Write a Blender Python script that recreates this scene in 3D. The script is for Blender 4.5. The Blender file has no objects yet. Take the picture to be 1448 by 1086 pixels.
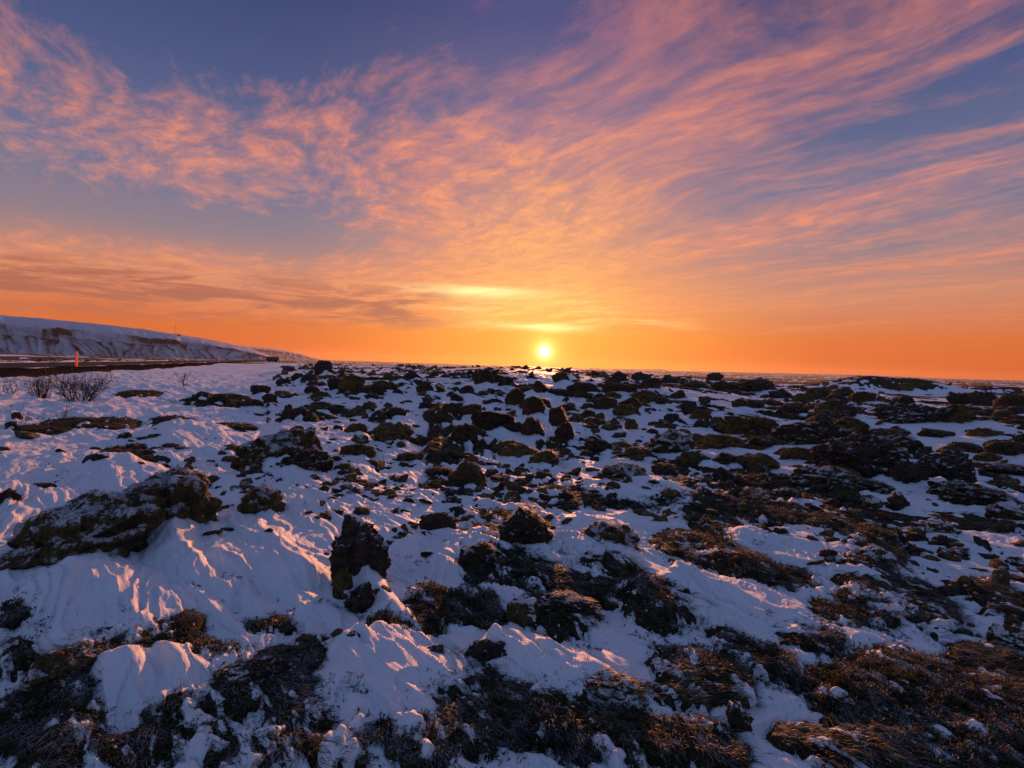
import bpy, bmesh, math, random
import numpy as np
from mathutils import Vector, Matrix
random.seed(7)
RNG = np.random.default_rng(11)
sc = bpy.context.scene
COL = sc.collection
f32 = np.float32

# ------------------------------------------------------------------ noise
def _h2(ix, iy, seed):
    h = (ix.astype(np.uint32) * np.uint32(374761393) + iy.astype(np.uint32) * np.uint32(668265263)
         + np.uint32((seed * 2246822519) & 0xffffffff))
    h = (h ^ (h >> np.uint32(13))) * np.uint32(1274126177)
    return h ^ (h >> np.uint32(16))
def perlin(x, y, seed=0):
    x = np.asarray(x, f32); y = np.asarray(y, f32)
    fx = np.floor(x); fy = np.floor(y)
    ix = fx.astype(np.int32); iy = fy.astype(np.int32)
    dx = x - fx; dy = y - fy
    def g(ox, oy):
        a = _h2(ix + ox, iy + oy, seed).astype(f32) * f32(2 * math.pi / 4294967296.0)
        return np.cos(a) * (dx - ox) + np.sin(a) * (dy - oy)
    u = dx * dx * dx * (dx * (dx * 6 - 15) + 10); v = dy * dy * dy * (dy * (dy * 6 - 15) + 10)
    a = g(0, 0); b = g(1, 0); c = g(0, 1); d = g(1, 1)
    return ((a + (b - a) * u) * (1 - v) + (c + (d - c) * u) * v) * f32(1.5)
def fbm(x, y, o, seed=0, gain=0.5):
    s = 0; a = 1.0; n = 0
    for k in range(o):
        s = s + a * perlin(x * 2.03 ** k + 17.3 * k, y * 2.03 ** k - 9.1 * k, seed + k); n += a; a *= gain
    return s / n
def ridge(x, y, o, seed=0, gain=0.5):
    s = 0; a = 1.0; n = 0
    for k in range(o):
        s = s + a * (1 - np.abs(perlin(x * 2.1 ** k + 5.7 * k, y * 2.1 ** k + 3.3 * k, seed + k)) * 1.6); n += a; a *= gain
    return s / n
def _h3(ix, iy, iz, seed):
    h = (ix.astype(np.uint32) * np.uint32(374761393) + iy.astype(np.uint32) * np.uint32(668265263)
         + iz.astype(np.uint32) * np.uint32(2147483647) + np.uint32((seed * 3266489917) & 0xffffffff))
    h = (h ^ (h >> np.uint32(13))) * np.uint32(1274126177)
    h = (h ^ (h >> np.uint32(15))) * np.uint32(2246822519)
    return (h ^ (h >> np.uint32(16))).astype(f32) / f32(4294967296.0)
def noise3(p, seed=0):
    f = np.floor(p); i = f.astype(np.int32); d = (p - f).astype(f32)
    w = d * d * (3 - 2 * d); r = 0
    for ox in (0, 1):
        for oy in (0, 1):
            for oz in (0, 1):
                k = ((w[:, 0] if ox else 1 - w[:, 0]) * (w[:, 1] if oy else 1 - w[:, 1]) * (w[:, 2] if oz else 1 - w[:, 2]))
                r = r + k * _h3(i[:, 0] + ox, i[:, 1] + oy, i[:, 2] + oz, seed)
    return r * 2 - 1
def fbm3(p, o, seed=0, gain=0.5):
    s = 0; a = 1.0; n = 0
    for k in range(o):
        s = s + a * noise3(p * 2.07 ** k + 3.7 * k, seed + k); n += a; a *= gain
    return s / n
def sstep(a, b, x):
    t = np.clip((x - a) / (b - a), 0, 1); return t * t * (3 - 2 * t)

# ------------------------------------------------------------------ camera (pixel units of the 1448 x 1086 photograph)
F = 800.0
PITCH = math.atan(26 / F); ROLL = math.radians(1.8)
CAM = np.array([0.0, 0.0, 1.55])
_f = np.array([0, math.cos(PITCH), -math.sin(PITCH)]); _r0 = np.array([1.0, 0, 0]); _u0 = np.array([0, math.sin(PITCH), math.cos(PITCH)])
_R = _r0 * math.cos(ROLL) + _u0 * math.sin(ROLL); _U = -_r0 * math.sin(ROLL) + _u0 * math.cos(ROLL)
def ray(px, py):
    d = _f * F + _R * (px - 724) + _U * (543 - py)
    return d / np.linalg.norm(d)
def project(P):
    v = np.asarray(P, float) - CAM
    z = v @ _f
    return 724 + F * (v @ _R) / z, 543 - F * (v @ _U) / z, z
cd = bpy.data.cameras.new('camera'); cam = bpy.data.objects.new('camera', cd); COL.objects.link(cam)
cd.sensor_width = 36; cd.lens = F / 1448 * 36; cd.clip_start = 0.05; cd.clip_end = 60000
M = Matrix((( _R[0], _U[0], -_f[0], CAM[0]), (_R[1], _U[1], -_f[1], CAM[1]), (_R[2], _U[2], -_f[2], CAM[2]), (0, 0, 0, 1)))
cam.matrix_world = M
sc.camera = cam

# ------------------------------------------------------------------ helpers
def mesh_np(name, V, Fq, mat=None, smooth=True, parent=None, link=True):
    """V (n,3), Fq (m,k) index array -> one mesh object"""
    me = bpy.data.meshes.new(name)
    V = np.ascontiguousarray(V, f32); Fq = np.ascontiguousarray(Fq, np.int32); m, k = Fq.shape
    me.vertices.add(len(V)); me.vertices.foreach_set('co', V.ravel())
    me.loops.add(m * k); me.loops.foreach_set('vertex_index', Fq.ravel())
    me.polygons.add(m); me.polygons.foreach_set('loop_start', np.arange(0, m * k, k, dtype=np.int32))
    me.polygons.foreach_set('loop_total', np.full(m, k, np.int32))
    me.update(calc_edges=True)
    me.polygons.foreach_set('use_smooth', np.full(m, smooth, bool))
    if mat: me.materials.append(mat) if mat else None
    o = bpy.data.objects.new(name, me)
    if link: COL.objects.link(o)
    if parent is not None: o.parent = parent
    return o
def tag(o, label=None, cat=None, group=None, kind=None):
    if label: o['label'] = label
    if cat: o['category'] = cat
    if group: o['group'] = group
    if kind: o['kind'] = kind
    return o
def empty(name, loc, rz=0):
    o = bpy.data.objects.new(name, None); COL.objects.link(o); o.location = loc; o.rotation_euler = (0, 0, rz)
    o.empty_display_size = 0.1
    return o
def attr(o, name, arr, domain='POINT'):
    a = o.data.attributes.new(name, 'FLOAT', domain); a.data.foreach_set('value', np.ascontiguousarray(arr, f32))
def grid_faces(nr, nc, wrap=False):
    i = np.arange(nr - 1)[:, None]; j = np.arange(nc if wrap else nc - 1)[None, :]; j2 = (j + 1) % nc
    return np.stack([i * nc + j, i * nc + j2, (i + 1) * nc + j2, (i + 1) * nc + j], -1).reshape(-1, 4)

# ------------------------------------------------------------------ node helpers
class NT:
    def __init__(s, tree): s.t = tree; s.n = tree.nodes; s.l = tree.links
    def node(s, ty, **kw):
        n = s.n.new(ty)
        for k, v in kw.items(): setattr(n, k, v)
        return n
    def link(s, a, b): s.l.new(a, b)
    def put(s, inp, v):
        if isinstance(v, bpy.types.NodeSocket): s.l.new(v, inp)
        else:
            if inp.type == 'RGBA' and len(v) == 3: v = (*v, 1)
            inp.default_value = v
    def math(s, op, a, b=0.0, c=0.0, clamp=False):
        n = s.node('ShaderNodeMath', operation=op, use_clamp=clamp)
        s.put(n.inputs[0], a); s.put(n.inputs[1], b); s.put(n.inputs[2], c); return n.outputs[0]
    def vmath(s, op, a, b=(0, 0, 0), scale=None):
        n = s.node('ShaderNodeVectorMath', operation=op)
        s.put(n.inputs[0], a); s.put(n.inputs[1], b)
        if scale is not None: s.put(n.inputs[3], scale)
        return n.outputs[1] if op in ('DOT_PRODUCT', 'LENGTH', 'DISTANCE') else n.outputs[0]
    def noise(s, vec, scale, detail=4, rough=0.55, dist=0.0, lac=2.0):
        n = s.node('ShaderNodeTexNoise'); s.put(n.inputs['Vector'], vec)
        for k, v in (('Scale', scale), ('Detail', detail), ('Roughness', rough), ('Distortion', dist), ('Lacunarity', lac)): s.put(n.inputs[k], v)
        return n.outputs[0]
    def mapr(s, v, a, b, c=0.0, d=1.0, smooth=False):
        n = s.node('ShaderNodeMapRange', clamp=True)
        if smooth: n.interpolation_type = 'SMOOTHSTEP'
        for i, k in enumerate((v, a, b, c, d)): s.put(n.inputs[i], k)
        return n.outputs[0]
    def mix(s, f, a, b, mode='MIX'):
        n = s.node('ShaderNodeMix', data_type='RGBA', blend_type=mode)
        s.put(n.inputs[0], f); s.put(n.inputs[6], a); s.put(n.inputs[7], b); return n.outputs[2]
    def ramp(s, f, stops, interp='LINEAR'):
        n = s.node('ShaderNodeValToRGB'); cr = n.color_ramp; cr.interpolation = interp
        while len(cr.elements) > 1: cr.elements.remove(cr.elements[-1])
        cr.elements[0].position = stops[0][0]; cr.elements[0].color = (*stops[0][1], 1)
        for p, c in stops[1:]:
            e = cr.elements.new(p); e.color = (*c, 1)
        s.put(n.inputs[0], f); return n.outputs[0]
    def xyz(s, x, y, z):
        n = s.node('ShaderNodeCombineXYZ'); s.put(n.inputs[0], x); s.put(n.inputs[1], y); s.put(n.inputs[2], z); return n.outputs[0]
    def sep(s, v):
        n = s.node('ShaderNodeSeparateXYZ'); s.put(n.inputs[0], v); return n.outputs
    def bump(s, h, strength, dist, normal=None):
        n = s.node('ShaderNodeBump'); s.put(n.inputs['Height'], h); n.inputs['Strength'].default_value = strength; n.inputs['Distance'].default_value = dist
        if normal is not None: s.put(n.inputs['Normal'], normal)
        return n.outputs[0]
def new_mat(name):
    m = bpy.data.materials.new(name); m.use_nodes = True; t = NT(m.node_tree)
    return m, t, t.n['Principled BSDF']
def lin(r, g, b):
    return tuple(((c / 255 + 0.055) / 1.055) ** 2.4 if c > 10 else c / 255 / 12.92 for c in (r, g, b))

# ------------------------------------------------------------------ sun + sky
SUN_AZ = math.atan((770 - 724) / F); SUN_EL = math.radians(6.3)
sd = np.array([math.sin(SUN_AZ) * math.cos(SUN_EL), math.cos(SUN_AZ) * math.cos(SUN_EL), math.sin(SUN_EL)])
disc = ray(770, 497)                                     # where the disc stands in the sky
sl = bpy.data.lights.new('sun', 'SUN'); so = bpy.data.objects.new('sun', sl); COL.objects.link(so)
sl.energy = 5.0; sl.angle = math.radians(0.6); sl.color = (1.0, 0.36, 0.13)
so.rotation_euler = Vector(sd).to_track_quat('Z', 'Y').to_euler()

w = bpy.data.worlds.new('World'); sc.world = w; w.use_nodes = True
W = NT(w.node_tree); bg = W.n['Background']
COVER = [(-29, 17.5, 12, 5.2, .34), (10, 23, 20, 12, .21), (-41, 19, 7, 6, .22), (-8, 19, 13, 8, .24), (30, 29, 20, 7, .17), (30, 18, 14, 6, .10), (10, 10.5, 26, 4.5, .24), (-26, 7.4, 20, 2.8, .30), (2, 7.0, 16, 2.2, .30), (-14, 5.0, 12, 1.6, .16),
         (36, 11, 12, 3, .10), (-34, 34, 26, 9, -.75), (38, 36, 10, 5, -.2), (31, 22.5, 9, 2.5, -.14), (-26, 11.2, 17, 2.0, -.5), (10, 2.0, 44, 1.6, -.35), (2, 35, 16, 6, .12), (-13, 25.5, 9, 8, .26)]
def build_sky():
    D = W.node('ShaderNodeTexCoord').outputs['Generated']
    dx, dy, dz = W.sep(D)
    el = W.math('DEGREES' if False else 'MULTIPLY', W.math('ARCSINE', dz), 180 / math.pi)          # elevation in degrees
    az = W.math('MULTIPLY', W.math('ARCTAN2', dx, dy), 180 / math.pi)                              # azimuth, 0 = straight ahead
    ca = W.vmath('DOT_PRODUCT', D, tuple(disc))
    ang = W.math('MULTIPLY', W.math('ARCCOSINE', W.math('MINIMUM', ca, 0.9999999)), 180 / math.pi)  # degrees from the sun
    e1 = W.mapr(el, -2, 43)
    P = lambda e: (e + 2) / 45
    side = W.ramp(e1, [(0, lin(196, 96, 62)), (P(0.5), lin(208, 86, 34)), (P(3), lin(216, 104, 44)), (P(7), lin(200, 132, 104)), (P(11), lin(142, 122, 132)),
                       (P(16), lin(104, 110, 142)), (P(24), lin(72, 84, 128)), (P(33), lin(46, 60, 104)), (1, lin(36, 48, 96))])
    mid = W.ramp(e1, [(0, lin(250, 112, 10)), (P(1), lin(252, 126, 12)), (P(3), lin(252, 144, 28)), (P(6), lin(246, 150, 66)), (P(10), lin(222, 142, 100)),
                      (P(15), lin(172, 128, 128)), (P(22), lin(118, 108, 142)), (P(31), lin(78, 78, 126)), (1, lin(58, 64, 112))])
    adz = W.math('ABSOLUTE', W.math('SUBTRACT', az, math.degrees(SUN_AZ)))
    sky = W.mix(W.mapr(adz, 2, 27, 0, 1, True), mid, side)
    # --- cirrus: noise on a flat high layer, streaked along the wind
    inv = W.math('DIVIDE', 1.0, W.math('ADD', W.math('MAXIMUM', dz, 0.0), 0.07))
    px = W.math('MULTIPLY', dx, inv); py = W.math('MULTIPLY', dy, inv)
    a = math.radians(36)
    u = W.math('ADD', W.math('MULTIPLY', px, math.cos(a)), W.math('MULTIPLY', py, math.sin(a)))
    v = W.math('ADD', W.math('MULTIPLY', px, -math.sin(a)), W.math('MULTIPLY', py, math.cos(a)))
    q = W.xyz(u, v, 0.0)
    def warp(vec, scale, amt, det=3):
        n = W.node('ShaderNodeTexNoise'); W.put(n.inputs['Vector'], vec); n.inputs['Scale'].default_value = scale; n.inputs['Detail'].default_value = det
        return W.vmath('ADD', vec, W.vmath('SCALE', W.vmath('SUBTRACT', n.outputs['Color'], (0.5, 0.5, 0.5)), scale=amt))
    def stretch(vec, sx, sy, o=0.0): return W.vmath('ADD', W.vmath('MULTIPLY', vec, (sx, sy, 1)), (o, o, o))
    q2 = warp(q, 0.5, 0.8, 2)
    q3 = warp(q2, 1.9, 0.20, 5)
    n1 = W.noise(stretch(q2, 1.35, 0.40, 4.2), 1.0, 5, 0.55, 0.2)       # broad sheets
    n2 = W.noise(stretch(q3, 4.6, 0.62, 1.0), 1.0, 8, 0.60, 0.2)        # long fibres
    n3 = W.noise(stretch(q3, 8.0, 4.2, 9.0), 1.0, 8, 0.68, 0.15)         # small ripples
    cov = None
    # where the veil lies, in azimuth / elevation of the sky: (az, el, raz, rel, amount)
    for (a0, e0, ra, re, am) in COVER:
        d = W.math('ADD', W.math('POWER', W.math('DIVIDE', W.math('SUBTRACT', az, a0), ra), 2), W.math('POWER', W.math('DIVIDE', W.math('SUBTRACT', el, e0), re), 2))
        g = W.math('MULTIPLY', W.math('EXPONENT', W.math('MULTIPLY', d, -1.0)), am)
        cov = g if cov is None else W.math('ADD', cov, g)
    fib = W.math('ADD', W.math('MULTIPLY', W.math('SUBTRACT', n2, .5), W.mapr(az, -25, 5, .6, 1.25)), W.math('MULTIPLY', W.math('SUBTRACT', n3, .5), W.math('MULTIPLY', W.mapr(az, -12, 14, 1.25, .55), W.mapr(el, 4, 13, .35, 1))))
    dens = W.math('ADD', W.math('ADD', W.math('MULTIPLY', W.math('SUBTRACT', n1, .5), 1.15), fib), cov)
    c = W.mapr(dens, -.04, .60, 0, 1)
    c = W.math('POWER', c, 1.15)
    c = W.math('MULTIPLY', c, W.mapr(el, 0.4, 3.0, 0, 1))
    cloudside = W.ramp(e1, [(0, lin(226, 128, 84)), (P(3), lin(240, 138, 84)), (P(7), lin(250, 150, 92)), (P(13), lin(250, 150, 104)), (P(22), lin(246, 146, 106)), (P(32), lin(222, 130, 108)), (1, lin(190, 116, 116))])
    cloudmid = W.ramp(e1, [(0, lin(255, 190, 60)), (P(3), lin(255, 216, 100)), (P(6), lin(255, 190, 92)), (P(9), lin(255, 172, 92)), (P(15), lin(254, 164, 104)), (P(25), lin(244, 144, 112)), (P(33), lin(216, 128, 112)), (1, lin(186, 114, 122))])
    cloud = W.mix(W.mapr(adz, 2, 16, 0, 1, True), cloudmid, cloudside)
    shade = W.mapr(W.math('SUBTRACT', n3, W.math('MULTIPLY', n2, .35)), .18, .42, .5, 0.0)
    cloud = W.mix(shade, cloud, W.mix(0.5, sky, lin(168, 98, 108)))
    sky = W.mix(W.math('MULTIPLY', c, 0.94), sky, cloud)
    # bright wisps low over the sun
    wi = W.noise(W.xyz(W.math('MULTIPLY', az, .055), W.math('MULTIPLY', el, .85), 7.7), 1.0, 6, .6, .6)
    wm = W.math('MULTIPLY', W.mapr(wi, .52, .70, 0, .55, True), W.math('MULTIPLY', W.mapr(W.math('ABSOLUTE', W.math('SUBTRACT', el, 4.6)), .3, 2.8, 1, 0, True), W.mapr(adz, 4, 20, 1, 0, True)))
    for a0, e0, ra, re in ((2.6, 3.9, 4.0, .42), (-4.0, 7.3, 6.0, .5)):
        wy = W.math('ADD', el, W.math('MULTIPLY', W.math('SUBTRACT', wi, .5), 1.3))
        d = W.math('ADD', W.math('POWER', W.math('DIVIDE', W.math('SUBTRACT', az, a0), ra), 2), W.math('POWER', W.math('DIVIDE', W.math('SUBTRACT', wy, e0), re), 2))
        wm = W.math('MAXIMUM', wm, W.math('MULTIPLY', W.math('EXPONENT', W.math('MULTIPLY', d, -1.0)), W.mapr(n2, .35, .6, .6, 1.0)))
    sky = W.mix(wm, sky, (1.2, .92, .36, 1))
    # low grey-mauve bars, left and far right
    lowbar = W.noise(W.xyz(W.math('MULTIPLY', az, 0.12), W.math('MULTIPLY', el, 0.85), 5.1), 1.0, 6, 0.6, 0.5)
    bar = W.math('MULTIPLY', W.mapr(lowbar, 0.42, 0.60, 0, 1, True), W.math('MULTIPLY', W.mapr(W.math('ABSOLUTE', W.math('SUBTRACT', el, 5.4)), 0.6, 3.4, 1, 0, True), W.mapr(W.math('SUBTRACT', 0.0, az), 4, 11, 0.0, 0.95, True)))
    sky = W.mix(bar, sky, lin(172, 98, 78))
    # glow + disc of the sun
    g0 = W.math('EXPONENT', W.math('MULTIPLY', W.math('POWER', W.math('DIVIDE', ang, .40), 2), -1))
    for f, col in ((g0, (4.0, 3.4, 2.2, 1)), (W.math('EXPONENT', W.math('MULTIPLY', ang, -1 / .55)), (2.4, 1.8, .7, 1)), (W.math('EXPONENT', W.math('MULTIPLY', ang, -1 / 1.7)), (.45, .27, .03, 1)), (W.math('EXPONENT', W.math('MULTIPLY', ang, -1 / 6.0)), (.12, .05, .0, 1))):
        sky = W.mix(1.0, sky, W.mix(1.0, col, f, 'MULTIPLY'), 'ADD')
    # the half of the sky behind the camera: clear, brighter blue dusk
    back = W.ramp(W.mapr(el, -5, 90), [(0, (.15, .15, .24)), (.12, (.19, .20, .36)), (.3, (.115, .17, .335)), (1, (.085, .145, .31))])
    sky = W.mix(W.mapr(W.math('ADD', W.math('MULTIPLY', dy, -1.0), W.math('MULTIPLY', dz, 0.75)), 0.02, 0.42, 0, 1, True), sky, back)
    nis = W.node('ShaderNodeTexSky', sky_type='NISHITA'); nis.sun_disc = False
    nis.sun_elevation = SUN_EL; nis.sun_rotation = SUN_AZ; nis.altitude = 50; nis.air_density = 1.0; nis.dust_density = 0.6; nis.ozone_density = 2.0
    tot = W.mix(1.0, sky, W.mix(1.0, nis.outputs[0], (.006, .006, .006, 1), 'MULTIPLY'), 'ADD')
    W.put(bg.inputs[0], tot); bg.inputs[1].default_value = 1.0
build_sky()
try:
    w.cycles.sampling_method = "MANUAL"; w.cycles.sample_map_resolution = 1024
except Exception: pass

# ------------------------------------------------------------------ the lie of the land
WIND = np.array([0.60, -0.80])                           # blows towards near right
RP = np.array([-25.0, 27.6]); RD = np.array([-0.345, 0.939]); RD /= np.linalg.norm(RD); RNrm = np.array([-RD[1], RD[0]])   # near edge of the road, its direction, away from the camera
ROADZ = 0.55; ROADW = 7.2
def road_s(x, y):                                         # signed distance beyond the near edge (0..ROADW on the road)
    return (x - RP[0]) * RNrm[0] + (y - RP[1]) * RNrm[1]
def base(x, y):
    r = np.sqrt(x * x + y * y); az = np.degrees(np.arctan2(x, y))
    hc = 0.86 * np.exp(-((az - 0) / 17.0) ** 2) + 0.26
    hc = hc - 0.20 * sstep(16, 34, az)
    hc = hc * sstep(-40, -18, az) + 0.22 * (1 - sstep(-40, -18, az))
    z = hc * sstep(11, 30, r)
    z = z + 0.10 * fbm(x / 6.0, y / 6.0, 3, 3) * sstep(3, 10, r) + 0.35 * fbm(x / 19.0, y / 19.0, 2, 8) * sstep(18, 50, r)
    lf = sstep(-15, -22, az) * 150; out = sstep(95 + lf, 210 + lf, r)
    z = z * (1 - out) + out * (-1.6 + 1.2 * fbm(x / 160.0, y / 160.0, 3, 21))
    # the bare mound on the right skyline
    for (mx, my, rx, ry, h) in MOUNDS:
        z = z + h * np.exp(-((x - mx) / rx) ** 2 - ((y - my) / ry) ** 2)
    s = road_s(x, y)
    k = sstep(-1.8, -0.5, s) * (1 - sstep(ROADW + 0.6, ROADW + 2.2, s)) * sstep(330, 250, r)
    return z * (1 - k) + ROADZ * k
MOUNDS = [(37.5, 60.0, 4.2, 5.0, 1.30), (43.5, 61.0, 3.6, 4.5, 1.05), (62.0, 73.0, 6.0, 5.0, 0.7)]
def at(px, py):
    d = ray(px, py); z = 0.0
    for _ in range(40):
        t = (CAM[2] - z) / max(1e-4, -d[2]); t = min(max(t, 0.5), 140.0)
        p = CAM + d * t
        z = 0.6 * z + 0.4 * float(base(np.array([p[0]]), np.array([p[1]]))[0])
    return np.array([p[0], p[1], z])

# exposed ground cover: cx, cy, rx, ry (photo pixels), slope in the picture (deg, + = falls to the right), height of the hummock
HEATH = [(95,1042,90,40,-25,.08),(335,985,56,26,-8,.08),(300,925,60,18,-8,.06),(160,905,60,18,-14,.08),(425,1010,60,30,0,.08),(480,960,36,30,0,.08),(20,930,40,26,-20,.08),(190,1062,60,26,0,.06),(1010,1075,60,16,0,.06),(950,990,50,16,14,.06),
 (1290,985,170,62,14,.10),(1410,1020,110,90,0,.10),(1230,1060,160,34,6,.06),(1145,905,52,26,8,.09),(1062,925,74,22,22,.05),(985,955,84,34,20,.07),
 (1045,800,78,22,22,.20),(1118,822,40,18,10,.05),(1230,795,70,50,30,.26),(1265,850,100,40,20,.12),(1408,852,60,26,26,.09),(1395,935,70,22,12,.06),
 (1180,870,40,16,18,.03),(1010,850,40,14,20,.03),
 (700,765,62,58,0,.16),(765,805,56,34,10,.08),(850,790,66,36,12,.26),(935,850,70,34,18,.22),(880,840,56,22,14,.06),(965,775,50,26,14,.08),
 (640,858,76,26,8,.10),(575,885,60,26,0,.08),(785,872,66,26,10,.10),(850,985,80,34,18,.10),(900,1045,150,38,4,.06),(720,1010,130,42,4,.07),
 (650,955,56,40,0,.08),(615,1052,100,32,0,.06),(380,1062,150,28,0,.07),(250,1045,90,36,-10,.08),(258,1008,56,22,0,.07),(120,955,84,44,-20,.16),
 (40,1020,66,50,-35,.06),(58,862,66,20,-12,.13),(225,902,92,26,-12,.12),(390,888,44,14,8,.06),(395,958,92,46,-12,.13),(455,925,40,28,0,.10),
 (268,824,38,15,-18,.05),(530,1035,40,20,-10,.05),(760,935,50,22,15,.06),
 (900,705,60,16,5,.10),(805,697,66,16,5,.10),(985,702,92,24,10,.30),(1085,725,90,22,12,.26),(1150,748,80,22,12,.24),(1030,752,66,18,14,.10),
 (1190,712,60,30,10,.14),(1000,662,80,10,5,.10),(1085,680,60,14,5,.10),(740,735,40,26,0,.12),(1270,740,60,16,5,.08),(1350,740,80,14,5,.08),(1400,700,50,8,4,.08),
 (215,640,60,16,-6,.14),(130,600,70,10,0,.12),(245,597,30,9,0,.12),(335,603,28,6,0,.08),(455,580,42,9,0,.14),(310,563,44,7,0,.10),(200,557,34,5,0,.08),(60,606,60,6,0,.08),
 (70,685,26,4,0,.05),(500,652,30,9,0,.10),(500,682,26,11,0,.10),(610,708,26,7,0,.05),(560,622,50,8,0,.08)]
# wind-packed snow ridges: x0,y0 -> x1,y1 (photo pixels along the foot), height at start / end, half width
SNOWRIDGE = [(240,750,330,800,.17,.05,.30),(330,800,420,780,.06,.03,.3),(90,842,235,872,.20,.05,.22),(170,960,255,990,.13,.02,.13),(512,918,556,985,.125,.05,.15),
 (560,1000,640,1010,.06,.01,.12),(490,838,640,842,.06,.04,.09),(640,842,790,858,.05,.02,.08),(700,922,905,998,.13,.03,.10),(960,835,1170,890,.13,.02,.17),(770,770,900,815,.10,.02,.15),
 (820,745,910,760,.08,.02,.2),(250,610,300,650,.22,.06,.4),(140,655,190,690,.18,.03,.25),(420,720,520,700,.10,.05,.5),(430,820,400,770,.10,.06,.2),(590,770,680,800,.08,.02,.2),
 (1000,870,1290,930,.05,.02,.2),(330,690,460,760,.12,.04,.5),(420,610,500,680,.16,.04,.5),(860,690,930,720,.10,.02,.35),(660,660,740,700,.12,.03,.45),(0,800,120,830,.12,.05,.3),(480,700,640,745,.10,.04,.4),
 (800,610,930,625,.20,.06,.8),(1060,770,1220,800,.08,.02,.25),(0,690,40,715,.10,.03,.2)]
def frame_at(cx, cy, rx, ry, deg):
    c = at(cx, cy); a = math.radians(deg)
    ex = at(cx + rx * math.cos(a) * .5, cy + rx * math.sin(a) * .5) - at(cx - rx * math.cos(a) * .5, cy - rx * math.sin(a) * .5)
    ey = at(cx - ry * math.sin(a) * .5, cy + ry * math.cos(a) * .5) - at(cx + ry * math.sin(a) * .5, cy - ry * math.cos(a) * .5)
    A = np.array([[ex[0], ey[0]], [ex[1], ey[1]]])
    return c[:2], np.linalg.inv(A), max(np.linalg.norm(ex), np.linalg.norm(ey))
HE = [(*frame_at(*h[:5]), h[5] * .42) for h in HEATH]
SR = []
for (x0, y0, x1, y1, h0, h1, wd) in SNOWRIDGE:
    p, q = at(x0, y0)[:2], at(x1, y1)[:2]; SR.append((p, q, h0, h1, wd))
TAILS = []                                                # filled by the rocks: (x, y, half width, height)

def cover_field(x, y):
    """procedural share of bare hummocks farther out, -1..1"""
    r = np.sqrt(x * x + y * y); az = np.degrees(np.arctan2(x, y))
    ac = x * WIND[0] + y * WIND[1]; cr = -x * WIND[1] + y * WIND[0]
    k = np.clip(r / 9.0, .8, 2.2)
    n = .50 * fbm(x / 3.6, y / 3.2, 2, 40) + .75 * fbm(ac / (1.25 * k), cr / (.55 * k), 4, 46, .62)
    right = sstep(4, 24, az); left = sstep(-12, -32, az)
    t = -0.12 + 0.07 * right + .10 * sstep(-24, -14, az) * sstep(14, 4, az) * sstep(6, 8, r) * sstep(20, 13, r) - 0.20 * left * (road_s(x, y) < 9) + .1 * (road_s(x, y) > 9)
    near = sstep(5.0, 7.5, r)
    m = fbm(ac / 1.3 + .2 * n, cr / .42, 4, 44, .6) - .27 + .15 * sstep(2.6, 1.7, r) - .05 * sstep(0, 25, az)
    return (n + t) * near + (1 - near) * m * .8
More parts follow.
